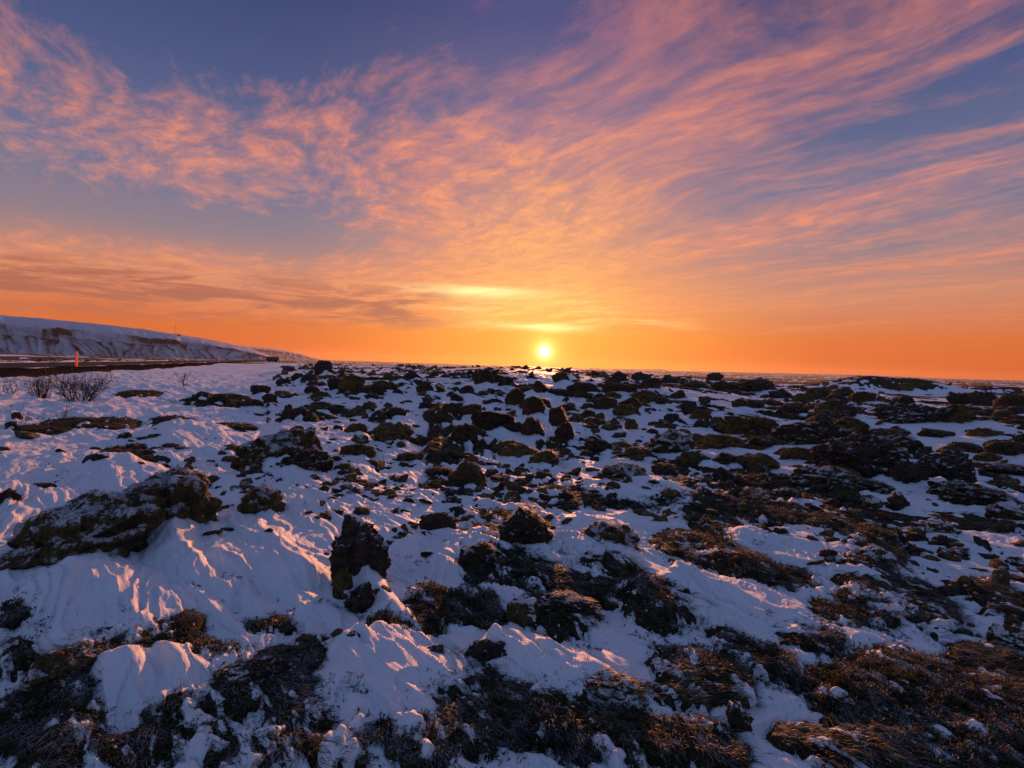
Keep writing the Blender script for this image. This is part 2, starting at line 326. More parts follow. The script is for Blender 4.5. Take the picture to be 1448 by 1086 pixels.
def fields(x, y):
    """heights of the bare ground and of the snow, and the bare share"""
    x = np.asarray(x, f32); y = np.asarray(y, f32)
    r = np.sqrt(x * x + y * y); b = base(x, y).astype(f32)
    wob = np.clip(r / 5.0, 0.35, 3)
    wx = x + 0.10 * wob * fbm(x * 2.6 / wob, y * 2.6 / wob, 3, 51); wy = y + 0.16 * wob * fbm(x * 2.6 / wob, y * 2.6 / wob, 3, 61)
    ac = x * WIND[0] + y * WIND[1]; cr = -x * WIND[1] + y * WIND[0]
    comb = fbm(ac / (.85 * wob + .2), cr / (.17 * wob + .03), 4, 55, .6) + .5 * fbm(x / .09, y / .09, 2, 58) * (1 - sstep(4, 9, r))
    E = np.zeros_like(x); H = np.zeros_like(x)
    for (c, Ai, rad, h) in HE:
        m = (np.abs(x - c[0]) < rad * 2.1) & (np.abs(y - c[1]) < rad * 2.1)
        if not m.any(): continue
        ux = wx[m] - c[0]; uy = wy[m] - c[1]
        d2 = (Ai[0, 0] * ux + Ai[0, 1] * uy) ** 2 + (Ai[1, 0] * ux + Ai[1, 1] * uy) ** 2
        v = np.maximum(0, 1.38 - d2 + 1.05 * comb[m])
        E[m] = np.maximum(E[m], v); H[m] = np.maximum(H[m], h * np.minimum(1, np.maximum(0, 1.25 - d2)) ** 1.3)
    road = road_s(x, y)
    far = sstep(60, 140, r)
    P = cover_field(x, y) - 0.6 * sstep(-14, -6, road) * (1 - sstep(9, 12, road)) * (1 - 0.0)
    for (mx, my, rx, ry, h) in MOUNDS: P = P + .28 * np.exp(-((x - mx + 1.0) / rx) ** 2 - ((y - my) / ry) ** 2)
    P = P * (1 - far) + far * (fbm(x / 26.0, y / 14.0, 4, 90) * 0.9 + 0.28)
    Pp = np.maximum(P, 0)
    clump = 0.5 + 0.5 * np.clip(fbm(x / 0.33, y / 0.33, 3, 71), -1, 1)
    fine = fbm(x / 0.075, y / 0.075, 3, 76) * (1 - sstep(5, 14, r))
    Eh = np.clip(E, 0, 1.15)
    mnd = H * (0.62 + 0.5 * clump)
    G = b - 0.055 + (0.055 + 0.03 * clump) * np.minimum(1, 1.7 * Eh) + mnd + 0.022 * fine
    gp = (.28 + .72 * sstep(5, 8, r)) * np.minimum(Pp * 0.9, 0.22) * (0.55 + 0.45 * clump) * (1 - 0.5 * far) + .10 * np.minimum(Pp * 3, 1) * np.abs(fbm(x / (.30 + .01 * r), y / (.30 + .01 * r), 3, 73, .6)) * sstep(5, 8, r)
    G = np.maximum(G, b - 0.06 + gp + 0.02 * fine)
    # snow
    lo = fbm(x / 3.3, y / 3.3, 2, 100)
    wq = 0.25 * fbm(x / 1.1, y / 1.1, 2, 103)
    sas = ridge(ac / 2.2 + wq, (cr + 0.5 * wq) / 0.62, 3, 110) - 0.62
    sas2 = ridge(ac / 0.75 + wq, cr / 0.20 + wq, 3, 115) - 0.62
    shelf = np.abs(((fbm(ac / 1.3, cr / 0.5, 2, 118) * 5.0) % 1.0) - 0.2)
    nearw = 1 - sstep(25, 80, r)
    sas3 = ridge(ac / 0.33 + 2 * wq, cr / 0.07 + 2 * wq, 2, 121) - 0.62; lee = np.maximum(0, sas + .05) ** 1.5
    S = b + (.025 + .055 * sstep(4, 8, r)) * lo + (0.05 * sas + .11 * lee) * nearw * sstep(1.0, 4, r) + 0.022 * sas2 * (1 - sstep(9, 28, r)) + 0.005 * sas3 * (1 - sstep(3.5, 7, r)) + 0.026 * shelf * (1 - sstep(6, 14, r))
    S = S + 0.35 * far * 0.2 * fbm(x / 20., y / 12., 3, 95)
    ridgeH = np.zeros_like(x)
    for (p, q, h0, h1, wd) in SR:
        L = np.linalg.norm(q - p); t = (q - p) / L; R = L + 6 * wd
        m = (np.abs(x - p[0]) < R) & (np.abs(y - p[1]) < R)
        if not m.any(): continue
        X = x[m] - p[0] + 0.12 * wq[m]; Y = y[m] - p[1] + 0.25 * wq[m]
        a = (X * t[0] + Y * t[1]) / L; cc = -X * t[1] + Y * t[0]
        k = np.clip(a, 0, 1); over = np.maximum(0, np.maximum(-a, a - 1)) * L / wd
        wl = wd * (0.75 + 0.9 * k); prof = np.where(cc > 0, np.maximum(0, 1 - cc / (wl * 2.9)), np.maximum(0, 1 + cc / (wl * 1.9)))
        prof = np.sin(prof * 1.35) / math.sin(1.35); prof = prof * (1 + .05 * sas2[m])
        ridgeH[m] = np.maximum(ridgeH[m], (h0 + (h1 - h0) * k) * prof * np.exp(-over ** 2 * 1.6))
    for (tx, ty, hw, hh) in TAILS:
        R = hw * 7 + .2
        m = (np.abs(x - tx) < R) & (np.abs(y - ty) < R)
        if not m.any(): continue
        X = x[m] - tx; Y = y[m] - ty
        a = (X * WIND[0] + Y * WIND[1]) / hw; cc = (-X * WIND[1] + Y * WIND[0]) / hw + 0.25 * wq[m] * 2
        prof = np.maximum(0, 1 - np.abs(cc) / (1.15 - 0.13 * np.clip(a, 0, 7)).clip(.2)) ** 1.3
        prof = np.sin(np.minimum(prof, 1) * 1.45)
        al = np.where(a > 0, np.exp(-(a / 3.0) ** 1.5), np.exp(-(a / 0.9) ** 2))
        ridgeH[m] = np.maximum(ridgeH[m], hh * 0.62 * prof * al)
        moat = np.exp(-((a + 1.5) / .5) ** 2 - (cc / 1.2) ** 2)
        S[m] -= 0.10 * hh * moat
    S = S + ridgeH + 0.92 * mnd
    # wind-scoured holes over the exposed patches, then thin frost patches that lie on them
    hole = np.minimum(1, 1.6 * Eh) * (1 - np.clip(ridgeH / 0.06, 0, 1))
    S = S - 0.04 * hole - 0.10 * np.minimum(1, Pp * 4) * (1 - far)
    frost = fbm(x / 0.16 + cr * 0.5, y / 0.16, 3, 130, .6) * (1 - sstep(9, 25, r)) + 0.9 * fbm(ac / 0.9, cr / 0.26, 2, 133)
    fr2 = fbm(ac / .19, cr / .065, 3, 137, .65) * (1 - sstep(4, 8, r)) + .55 * fbm(ac / .5, cr / .14, 2, 139)
    S = np.maximum(S, G + np.maximum(0.09 * (frost - 0.42), 0.035 * (fr2 - .22) * (1 - sstep(6, 10, r)) - 9 * sstep(6, 10, r)))
    # kept clear: the road and its dark bank
    k = sstep(-1.5, -1.0, road) * (1 - sstep(-0.42, -0.2, road))
    S = S - 0.25 * k; G = np.maximum(G, np.where(k > .3, b - 0.03 + 0.05 * clump, -99))
    on = (road > -0.1) & (road < ROADW + 0.1) & (r < 330)
    S = np.where(on, b - 0.12, S); G = np.where(on, b - 0.06, G)
    berm = np.exp(-((road + 0.28) / 0.16) ** 2) * 0.10 + np.exp(-((road - ROADW - 0.35) / 0.25) ** 2) * 0.14
    S = np.where(on, S, S + berm * (0.6 + 0.8 * lo) * (r < 330))
    return G, S, E, Pp

# ------------------------------------------------------------------ materials
def ground_material():
    m, t, b = new_mat('moss and heath soil')
    g = t.node('ShaderNodeNewGeometry'); P = g.outputs['Position']
    n1 = t.noise(P, 1.7, 4); n2 = t.noise(P, 9.0, 4, .65); n3 = t.noise(P, 46.0, 3, .7)
    c = t.ramp(n2, [(.30, (.010, .009, .006)), (.45, (.026, .021, .010)), (.58, (.046, .034, .013)), (.75, (.070, .046, .018))])
    c = t.mix(t.mapr(n1, .45, .65, 0, .7), c, t.ramp(n3, [(.3, (.012, .014, .006)), (.55, (.034, .036, .012)), (.8, (.065, .055, .022))]))
    c = t.mix(t.mapr(t.noise(P, 3.1, 3), .58, .68, 0, .55), c, (.052, .019, .010, 1))
    fr = t.mapr(t.noise(t.vmath('ADD', P, (7, 3, 1)), 34.0, 3, .7), .62, .68, 0, .8)
    fr = t.math('MULTIPLY', fr, t.mapr(t.noise(P, 4.3, 2), .42, .62, 0, 1))
    c = t.mix(fr, c, (.62, .64, .70, 1))
    t.put(b.inputs['Base Color'], c); b.inputs['Roughness'].default_value = .95; b.inputs['Specular IOR Level'].default_value = .15
    h = t.math('ADD', t.math('MULTIPLY', n2, 1.0), t.math('MULTIPLY', n3, .5))
    t.put(b.inputs['Normal'], t.bump(h, .9, .03))
    return m
def snow_material():
    m, t, b = new_mat('wind packed snow')
    P = t.node('ShaderNodeNewGeometry').outputs['Position']
    x, y, z = t.sep(P)
    a = t.math('ADD', t.math('MULTIPLY', x, float(WIND[0])), t.math('MULTIPLY', y, float(WIND[1])))
    c_ = t.math('SUBTRACT', t.math('MULTIPLY', y, float(WIND[0])), t.math('MULTIPLY', x, float(WIND[1])))
    q = t.xyz(t.math('MULTIPLY', a, .22), c_, t.math('MULTIPLY', z, .8))
    r1 = t.noise(q, 9.0, 5, .55, .8); r2 = t.noise(q, 34.0, 4, .6, .5); gr = t.noise(P, 210.0, 2, .6)
    col = t.mix(t.mapr(t.noise(P, 3.0, 4), .3, .7), (.80, .815, .86, 1), (.86, .865, .88, 1))
    col = t.mix(t.mapr(t.noise(P, 95.0, 2, .6), .69, .73, 0, .6), col, (.20, .16, .12, 1))
    t.put(b.inputs['Base Color'], col); b.inputs['Roughness'].default_value = .62; b.inputs['Specular IOR Level'].default_value = .25
    h = t.math('ADD', t.math('ADD', r1, t.math('MULTIPLY', r2, .50)), t.math('MULTIPLY', gr, .16))
    t.put(b.inputs['Normal'], t.bump(h, .75, .05))
    return m
def rock_material(name, dark, light, moss, moss_amt, snow_amt, pits):
    m, t, b = new_mat(name)
    tc = t.node('ShaderNodeTexCoord').outputs['Object']; oi = t.node('ShaderNodeObjectInfo').outputs['Random']
    geo = t.node('ShaderNodeNewGeometry'); P = t.vmath('ADD', geo.outputs['Position'], t.xyz(t.math('MULTIPLY', oi, 13.0), t.math('MULTIPLY', oi, 7.0), 0.0))
    nz = t.sep(geo.outputs['Normal'])[2]
    n1 = t.noise(P, 3.5, 5, .6); n2 = t.noise(P, 16.0, 5, .65); n3 = t.noise(P, 60.0, 3, .7)
    vo = t.node('ShaderNodeTexVoronoi'); t.put(vo.inputs['Vector'], P); vo.inputs['Scale'].default_value = 26.0
    c = t.mix(t.mapr(n2, .35, .66), (*dark, 1), (*light, 1))
    c = t.mix(t.mapr(n3, .60, .72, 0, .35), c, (.11, .10, .085, 1)); st = t.noise(t.vmath('MULTIPLY', P, (1, 1, .35)), 42.0, 4, .75, 1.2)
    mm = t.ramp(n2, [(.32, tuple(.42 * k for k in moss)), (.5, moss), (.7, (moss[0] * 1.7, moss[1] * 1.45, moss[2] * 1.3))])
    mm = t.mix(t.mapr(t.noise(P, 5.0, 3), .48, .62, 0, .6), mm, (moss[0] * .95, moss[1] * .62, moss[2] * .5, 1))
    mm = t.mix(t.mapr(st, .40, .56, .72, 0), mm, tuple(.18 * k for k in moss))
    k = t.math('ADD', t.math('MULTIPLY', nz, .35), n1)
    c = t.mix(t.mapr(k, 1.0 - moss_amt, 1.16 - moss_amt), c, mm)
    s = t.math('ADD', t.math('MULTIPLY', nz, .16), t.math('ADD', t.math('MULTIPLY', t.noise(P, 8.0, 5, .72), .75), t.math('MULTIPLY', n3, .25)))
    sf = t.mapr(s, .76 - snow_amt, .80 - snow_amt, 0, .92)
    c = t.mix(sf, c, (.74, .76, .82, 1))
    t.put(b.inputs['Base Color'], c); b.inputs['Roughness'].default_value = .92; b.inputs['Specular IOR Level'].default_value = .2
    h = t.math('ADD', t.math('ADD', n2, t.math('ADD', t.math('MULTIPLY', n3, .45), t.math('MULTIPLY', st, .8))), t.math('MULTIPLY', t.mapr(vo.outputs['Distance'], 0, .5), pits))
    t.put(b.inputs['Normal'], t.bump(t.math('ADD', h, t.math('MULTIPLY', sf, .3)), .9, .035))
    return m
M_GROUND = ground_material(); M_SNOW = snow_material()
M_LAVA = rock_material('black lava', (0.017, 0.014, 0.013), (0.096, 0.072, 0.054), (0.115, 0.087, 0.031), .16, .05, .9)
M_MIX = rock_material('lava with moss', (0.020, 0.017, 0.013), (0.118, 0.084, 0.056), (0.173, 0.128, 0.044), .40, .07, .5)
M_MOSS = rock_material('moss pillow', (0.026, 0.020, 0.013), (0.077, 0.059, 0.026), (0.211, 0.151, 0.054), .72, .05, .1)
M_BROWN = rock_material('rust brown lava', (0.036, 0.022, 0.014), (0.166, 0.092, 0.049), (0.192, 0.123, 0.046), .32, .03, .5)
NEAR = {'lava': rock_material('black pitted lava', (0.020, 0.017, 0.015), (0.109, 0.082, 0.061), (0.122, 0.095, 0.033), .24, .11, 1.2), 'mix': rock_material('frosted lava with moss', (0.018, 0.015, 0.012), (0.077, 0.058, 0.038), (0.102, 0.079, 0.028), .45, .13, .6),
        'moss': rock_material('frosted moss', (0.015, 0.014, 0.009), (0.070, 0.059, 0.026), (0.141, 0.110, 0.041), .62, .165, .3), 'brown': rock_material('brown smooth lava', (0.028, 0.018, 0.013), (0.096, 0.058, 0.035), (0.115, 0.077, 0.032), .2, .02, .5)}
KM = {'lava': M_LAVA, 'mix': M_MIX, 'moss': M_MOSS, 'brown': M_BROWN}
def simple(name, c1, c2, scale, rough=.8, bump=.2, bd=.01, metal=0.0, spec=.3):
    m, t, b = new_mat(name); P = t.node('ShaderNodeTexCoord').outputs['Object']; n = t.noise(P, scale, 4, .6)
    t.put(b.inputs['Base Color'], t.mix(t.mapr(n, .35, .65), (*c1, 1), (*c2, 1)))
    b.inputs['Roughness'].default_value = rough; b.inputs['Metallic'].default_value = metal; b.inputs['Specular IOR Level'].default_value = spec
    if bump: t.put(b.inputs['Normal'], t.bump(n, bump, bd))
    return m

# ------------------------------------------------------------------ rocks
_ICO = {}
def ico(n):
    if n not in _ICO:
        bm = bmesh.new(); bmesh.ops.create_icosphere(bm, subdivisions=n, radius=1.0)
        V = np.array([v.co[:] for v in bm.verts]); T = np.array([[v.index for v in f.verts] for f in bm.faces]); bm.free()
        _ICO[n] = (V, T)
    return _ICO[n]
def rock_shape(n, kind, seed):
    V, T = ico(n); rs = np.random.default_rng(seed); p = V.copy()
    q = p * 1.0 + rs.uniform(-50, 50, 3)
    if kind == 'moss':
        d = 1 + .20 * fbm3(q * .9, 2, seed) + .26 * (np.abs(fbm3(q * 1.9, 2, seed + 3)) * 2 - .4) + .045 * fbm3(q * 6, 3, seed + 5)
        p = p * (d + .07 * fbm3(q * 4.5, 5, seed + 21, .65) * (1 if n > 5 else .5))[:, None]
    else:
        d = 1 + .34 * fbm3(q * 1.0, 3, seed)
        p = p * d[:, None]
        for _ in range(9 if kind != 'mix' else 6):
            nrm = rs.normal(size=3); nrm /= np.linalg.norm(nrm); c = rs.uniform(.55, .85)
            s = p @ nrm - c; s = np.where(s > 0, s * .85, 0); p = p - s[:, None] * nrm
        rough = .22 if kind == 'lava' else .14
        r = np.abs(fbm3(q * 2.7, 3, seed + 9)); f = fbm3(q * 6.5, 5, seed + 11, .68)
        p = p * (1 - rough * (1.2 * (.35 - r)) * 2 + rough * .55 * f)[:, None]
    lo, hi = p.min(0), p.max(0)
    p = (p - (lo + hi) / 2) / ((hi - lo) / 2)
    return p, T
def rock_mesh(n, kind, seed, w, d, h, shear=0.0, bury=.30):
    p, T = rock_shape(n, kind, seed)
    p = p.copy(); p[:, 2] = (p[:, 2] + 1) / 2 * (h * (1 + bury)) - h * bury
    zz = np.clip(p[:, 2] / h, -1, 1)
    grow = 1 + .12 * np.clip(-zz, 0, 1)
    p[:, 0] *= w / 2 * grow; p[:, 1] *= d / 2 * grow
    p[:, 2] += shear * p[:, 0] * np.clip(zz + .3, 0, 1)
    return p, T
def place_px(x0, x1, yt, yb, df):
    xc = (x0 + x1) / 2; pf = at(xc, yb); dr = pf[:2] / np.linalg.norm(pf[:2])
    D = project(pf)[2]; w = (x1 - x0) * D / F; d = w * df
    c = pf[:2] + dr * d * .42
    w = (x1 - x0) * project([c[0], c[1], pf[2]])[2] / F; d = w * df
    zb = float(base(np.array([c[0]]), np.array([c[1]]))[0])
    r = ray(xc, yt); tt = np.linalg.norm(c) / np.linalg.norm(r[:2]); zt = CAM[2] + r[2] * tt
    h = min(max(zt - zb, .20 * w), 1.45 * w)
    return c, zb, w, d, h, math.atan2(-dr[0], dr[1])
ROCKS = []                                                # dicts, sorted and labelled below
def rock(x0, x1, yt, yb, kind, label=None, df=.8, seed=None, shear=0.0, tail=1.0, name=None):
    c, zb, wd, d, h, rz = place_px(x0, x1, yt, yb, df)
    k = len(ROCKS); seed = seed or 300 + k * 7
    wp = x1 - x0; n = 6 if wp > 75 else (5 if wp > 40 else (4 if wp > 18 else 3))
    V, T = rock_mesh(n, kind, seed, wd, d, h, shear)
    o = mesh_np(name or ('mossy_boulder' if kind == 'moss' else 'lava_rock'), V, T, (NEAR if wp > 62 or yb > 700 else KM)[kind])
    o.location = (c[0], c[1], zb); o.rotation_euler = (0, 0, rz)
    ROCKS.append(dict(o=o, x=c[0], y=c[1], w=wd, h=h, kind=kind, label=label, px=(x0 + x1) / 2, py=yb))
    if tail: TAILS.append((c[0], c[1], wd * .42, h * tail))
    return o
def rocks_from_list():
    L = lambda *a, **k: rock(*a, **k)
    L(466, 552, 727, 836, 'lava', 'tall pitted black lava rock with snow in its hollow, beside a scooped drift', .75, tail=.6)
    L(470, 500, 760, 850, 'moss', 'olive moss cushion on the left flank of the tall pitted rock', .8, tail=0)
    L(484, 530, 822, 866, 'lava', 'squat dark rock at the foot of the tall pitted rock', .8, tail=0)
    L(592, 646, 725, 762, 'brown', 'smooth brown lava rock standing alone on bare snow', .8, tail=.5)
    L(553, 604, 750, 774, 'lava', 'low black rock wedged in the drift right of the tall pitted rock', .6, tail=.6)
    L(332, 455, 606, 672, 'moss', 'big rounded moss-covered boulder left of the centre with snow on its back', .7, tail=.85)
    L(388, 470, 634, 680, 'mix', 'dark lobe of rock leaning against the big rounded mossy boulder', .7, tail=.7)
    L(338, 402, 684, 740, 'moss', 'mossy ledge rock sloping into snow below the big rounded boulder', .9, tail=.6)
    L(20, 215, 700, 815, 'moss', 'long dark moss mound in the left foreground, its low outer end', .62, shear=.20, tail=.5)
    L(165, 305, 662, 775, 'moss', 'high snow-draped end of the long dark moss mound at left', .8, shear=.05, tail=.75)
    L(120, 156, 640, 663, 'lava', 'small black rock with a pink snow tail on the left snowfield', .8)
    L(0, 27, 690, 714, 'brown', 'small brown rock cut by the left edge of the view', .8)
    L(1143, 1292, 611, 682, 'lava', 'largest black lava block on the right, sloping down to its left', .6, shear=.12, tail=.5)
    L(1225, 1300, 612, 648, 'mix', 'dark ledge rock behind the largest black lava block', .6, tail=.4)
    L(1248, 1306, 650, 693, 'lava', 'black rock at the right foot of the largest lava block', .8, tail=.5)
    L(1120, 1212, 657, 697, 'moss', 'smooth mossy hump in front of the largest black lava block', .6, tail=.4)
    L(1180, 1262, 676, 700, 'mix', 'low mossy rock below the mossy hump at right', .7, tail=.3)
    L(1090, 1197, 592, 634, 'mix', 'long dark mossy rock ridge up and left of the largest lava block', .6, tail=.4)
    L(1180, 1219, 571, 601, 'lava', 'black knob of lava above the long mossy rock ridge', .8)
    L(1240, 1345, 570, 601, 'lava', 'wide black rock ridge under the bare skyline mound', .6, tail=.4)
    L(1290, 1370, 636, 682, 'lava', 'broken dark rock group right of the largest lava block', .7, tail=.5)
    L(1320, 1426, 683, 720, 'mix', 'flat dark rock shelf lying in snow near the right edge', .7, tail=.5)
    L(1254, 1286, 694, 730, 'mix', 'dark rock finger pointing into the snow at right', 1.0, tail=.4)
    L(910, 983, 607, 648, 'moss', 'domed moss boulder streaked with snow right of the sun', .8, tail=.8)
    L(843, 918, 654, 692, 'moss', 'squarish mossy boulder with a bright snow rim near the centre', .7, tail=.9)
    L(1025, 1064, 990, 1037, 'lava', 'angular black stone alone on snow at the bottom right', .8, tail=.3)
    L(1003, 1037, 1020, 1048, 'lava', 'jagged dark clod left of the angular black stone', .8, tail=.3)
    L(975, 1027, 1042, 1067, 'mix', 'low dark clump below the angular black stone', .8, tail=.2)
    L(1040, 1063, 1052, 1068, 'lava', 'fist-sized black stone below the angular black stone', .8, tail=.2)
    L(1124, 1153, 1040, 1057, 'lava', 'small black stone at the lip of the big heath patch', .8, tail=.2)
    L(1402, 1456, 884, 922, 'mix', 'flat grey-flecked rock at the right edge above the heath', .8, tail=.3)
    L(1424, 1456, 787, 807, 'mix', 'small flat grey rock on snow at the right edge', .8, tail=.4)
    L(1340, 1367, 774, 791, 'lava', 'small squared dark stone on the right snow slope', .8, tail=.4)
    L(1293, 1352, 735, 763, 'moss', 'tawny moss hump alone on the right snow slope', .8, tail=.4)
    L(655, 720, 902, 947, 'lava', 'jagged black rock at the head of a thin bright snow crest', .7, tail=0)
    L(705, 758, 918, 946, 'lava', 'low black rock beside the head of the thin snow crest', .7, tail=0)
    L(590, 632, 912, 944, 'lava', 'dark half-buried rock right of the glowing snow hump', .7, tail=.2)
    L(484, 522, 886, 914, 'lava', 'dark rock capping the glowing snow hump in front', .8, tail=0)
    L(714, 762, 844, 888, 'moss', 'peaked moss rock below the long lit snow crest', .8, tail=.2)
    L(750, 844, 838, 881, 'mix', 'dark mossy bank under the long lit snow crest', .6, tail=.4)
    L(815, 906, 955, 1003, 'moss', 'tawny moss hump at the lower end of the thin snow crest', .7, tail=.2)
    L(815, 903, 735, 792, 'moss', 'broad mossy rock amid heath right of the centre', .8, tail=.4)
    L(700, 782, 716, 782, 'mix', 'dark mossy rock amid heath at the centre', .8, tail=.4)
    L(35, 140, 912, 985, 'moss', 'brown moss knob with heath around it at the lower left', .8, tail=.4)
    L(300, 392, 930, 985, 'mix', 'blocky dark moss rock in the lower left heath', .8, tail=.3)
    L(60, 145, 824, 862, 'moss', 'mossy crest at the head of an orange-lit snow slope, far left', .8, tail=.3)
    L(645, 700, 765, 815, 'mix', 'dark rock at the left end of the central heath', .8, tail=.2)
    L(1205, 1262, 770, 812, 'moss', 'tawny moss heap topping the heath strip at right', .8, tail=.3)
    L(880, 945, 815, 850, 'mix', 'dark moss rock on the heath below the broad mossy rock', .7, tail=.3)
    # the field in the middle distance
    for a in [(526,585,597,628,'moss'),(606,650,634,652,'moss'),(633,690,650,692,'mix'),(635,676,598,632,'brown'),(664,727,582,614,'brown'),(647,681,571,589,'brown'),(736,770,590,622,'brown'),
              (775,803,574,610,'brown'),(737,771,560,592,'brown'),(713,743,549,576,'brown'),(749,774,538,556,'brown'),(695,745,622,646,'moss'),(747,791,636,662,'moss'),(666,698,523,549,'brown'),
              (704,728,532,548,'brown'),(526,563,538,554,'moss'),(478,516,529,556,'moss'),(591,613,567,580,'lava'),(588,613,539,556,'brown'),(570,599,525,540,'lava'),(648,671,545,559,'brown'),
              (514,536,556,567,'lava'),(511,533,567,581,'moss'),(480,531,629,652,'moss'),(552,570,688,700,'brown'),(783,812,596,626,'brown'),(819,843,579,592,'brown'),(840,855,583,598,'moss'),
              (865,906,572,592,'moss'),(837,873,562,582,'brown'),(889,931,552,572,'moss'),(945,971,551,567,'mix'),(883,903,592,614,'moss'),(832,865,620,640,'lava'),(962,989,566,591,'lava'),
              (974,1006,578,598,'moss'),(923,946,595,608,'lava'),(938,961,584,601,'lava'),(980,1001,592,609,'lava'),(1004,1023,589,603,'moss'),(1012,1060,588,614,'moss'),(1055,1099,589,616,'moss'),
              (996,1051,615,637,'moss'),(1034,1056,564,578,'mix'),(1054,1081,566,579,'mix'),(1005,1046,538,554,'brown'),(1043,1096,533,559,'lava'),(998,1023,526,541,'lava'),(968,1001,538,551,'mix'),
              (864,887,524,542,'lava'),(892,921,525,541,'lava'),(902,936,534,552,'brown'),(850,901,541,557,'brown'),(800,850,540,557,'brown'),(811,836,552,564,'brown'),(956,1004,638,662,'moss'),
              (1002,1049,640,664,'mix'),(1040,1100,640,669,'moss'),(1006,1031,659,681,'brown'),(1100,1141,571,587,'mix'),(1150,1183,573,597,'moss'),(1330,1376,571,603,'moss'),(1247,1271,575,589,'mix'),
              (1260,1291,559,576,'mix'),(1340,1371,554,573,'lava'),(1372,1410,552,576,'lava'),(1408,1448,556,580,'mix'),(1370,1413,605,623,'moss'),(1394,1431,621,639,'moss'),(1430,1456,612,631,'mix'),
              (1343,1396,626,641,'mix'),(1380,1413,640,654,'moss'),(1390,1456,658,673,'mix'),(1400,1456,708,741,'moss'),(354,383,544,558,'lava'),(462,486,534,554,'lava'),(444,473,509,533,'lava'),
              (371,393,556,573,'lava'),(397,417,571,596,'lava'),(417,433,575,592,'lava'),(272,298,553,566,'lava'),(296,321,557,572,'lava'),(345,373,564,577,'mix'),(17,31,582,593,'lava'),(9,24,595,607,'lava'),
              (1140,1170,548,566,'mix'),(1200,1236,553,570,'brown'),(1165,1200,556,572,'mix'),(1120,1150,556,571,'moss'),(1085,1120,551,566,'lava'),(930,960,530,545,'lava'),(780,806,527,541,'brown'),
              (1175,1225,590,612,'moss'),(1300,1345,606,624,'mix'),(1060,1098,616,634,'mix'),(1105,1160,632,654,'moss'),(920,958,655,674,'mix'),(880,922,632,650,'moss'),(600,640,660,676,'mix'),(560,600,640,656,'mix'),
              (700,742,596,616,'brown'),(610,640,585,600,'brown'),(545,575,575,592,'mix'),(486,520,598,616,'moss'),(436,470,568,584,'moss'),(430,452,545,556,'lava'),(410,436,527,540,'lava'),(390,412,534,545,'lava'),
              (1395,1440,680,697,'mix'),(1215,1250,700,724,'moss'),(1090,1130,690,712,'mix'),(1040,1080,690,712,'moss'),(945,985,685,706,'mix'),(1280,1310,752,770,'mix'),(485,510,688,712,'mix'),(470,500,655,672,'moss')]:
        rock(*a, df=random.uniform(.65, 1.0), tail=random.uniform(.35, .8))
rocks_from_list()
# more of the same field, one by one, where the picture is stony but nothing stands out
def field_rocks(n_want):
    rs = np.random.default_rng(5); protos = {}
    for kind in KM:
        protos[kind] = []
        for k in range(4):
            V, T = rock_mesh(4, kind, 900 + k * 13 + len(kind), 2.0, 1.8, 1.0)
            me = mesh_np('rock_mesh', V, T, KM[kind], link=False); protos[kind].append(me.data); bpy.data.objects.remove(me)
    placed = [(q['x'], q['y'], q['w']) for q in ROCKS]; n = 0; tries = 0
    while n < n_want and tries < 60000:
        tries += 1
        px = rs.uniform(300, 1470); py = 523 + (px - 724) * .0315 + 10 + 120 * rs.random() ** 1.6
        az = (px - 724) / F
        dens = .25 + .75 * min(1, max(0, (px - 400) / 350)) * (1.0 if px < 950 else 1.6)
        if px < 480 and py > 590: continue
        if rs.random() > dens: continue
        p = at(px, py)
        if rs.random() > .25 + 2.2 * float(fbm(np.array([p[0] / 2.8]), np.array([p[1] / 2.8]), 2, 310)[0]): continue
        r = np.linalg.norm(p[:2])
        if r > 75 or r < 6 or -12 < road_s(p[0], p[1]) : continue
        s = (.24 + (.62 if px < 950 else .9) * rs.random() ** 2.0) * (1.0 + .008 * r)
        if any((p[0] - a) ** 2 + (p[1] - b) ** 2 < (.42 * (s + c)) ** 2 for a, b, c in placed): continue
        kind = rs.choice(['brown', 'moss', 'lava', 'mix'], p=[.34, .26, .2, .2] if 480 < px < 950 else [.08, .36, .26, .30])
        o = bpy.data.objects.new('mossy_boulder' if kind == 'moss' else 'lava_rock', protos[kind][rs.integers(4)]); COL.objects.link(o)
        hh = s * rs.uniform(.30, .58)
        o.location = (p[0], p[1], p[2] - .04 - .14 * hh); o.rotation_euler = (rs.uniform(-.15, .15), rs.uniform(-.15, .15), rs.uniform(0, 6.28)); o.scale = (s / 2, s / 2 * rs.uniform(.8, 1.1), hh)
        placed.append((p[0], p[1], s)); n += 1
        ROCKS.append(dict(o=o, x=p[0], y=p[1], w=s, h=hh, kind=kind, label=None, px=px, py=py))
        TAILS.append((p[0], p[1], s * .46, hh * rs.uniform(.5, 1.0)))
field_rocks(295 - len(ROCKS))
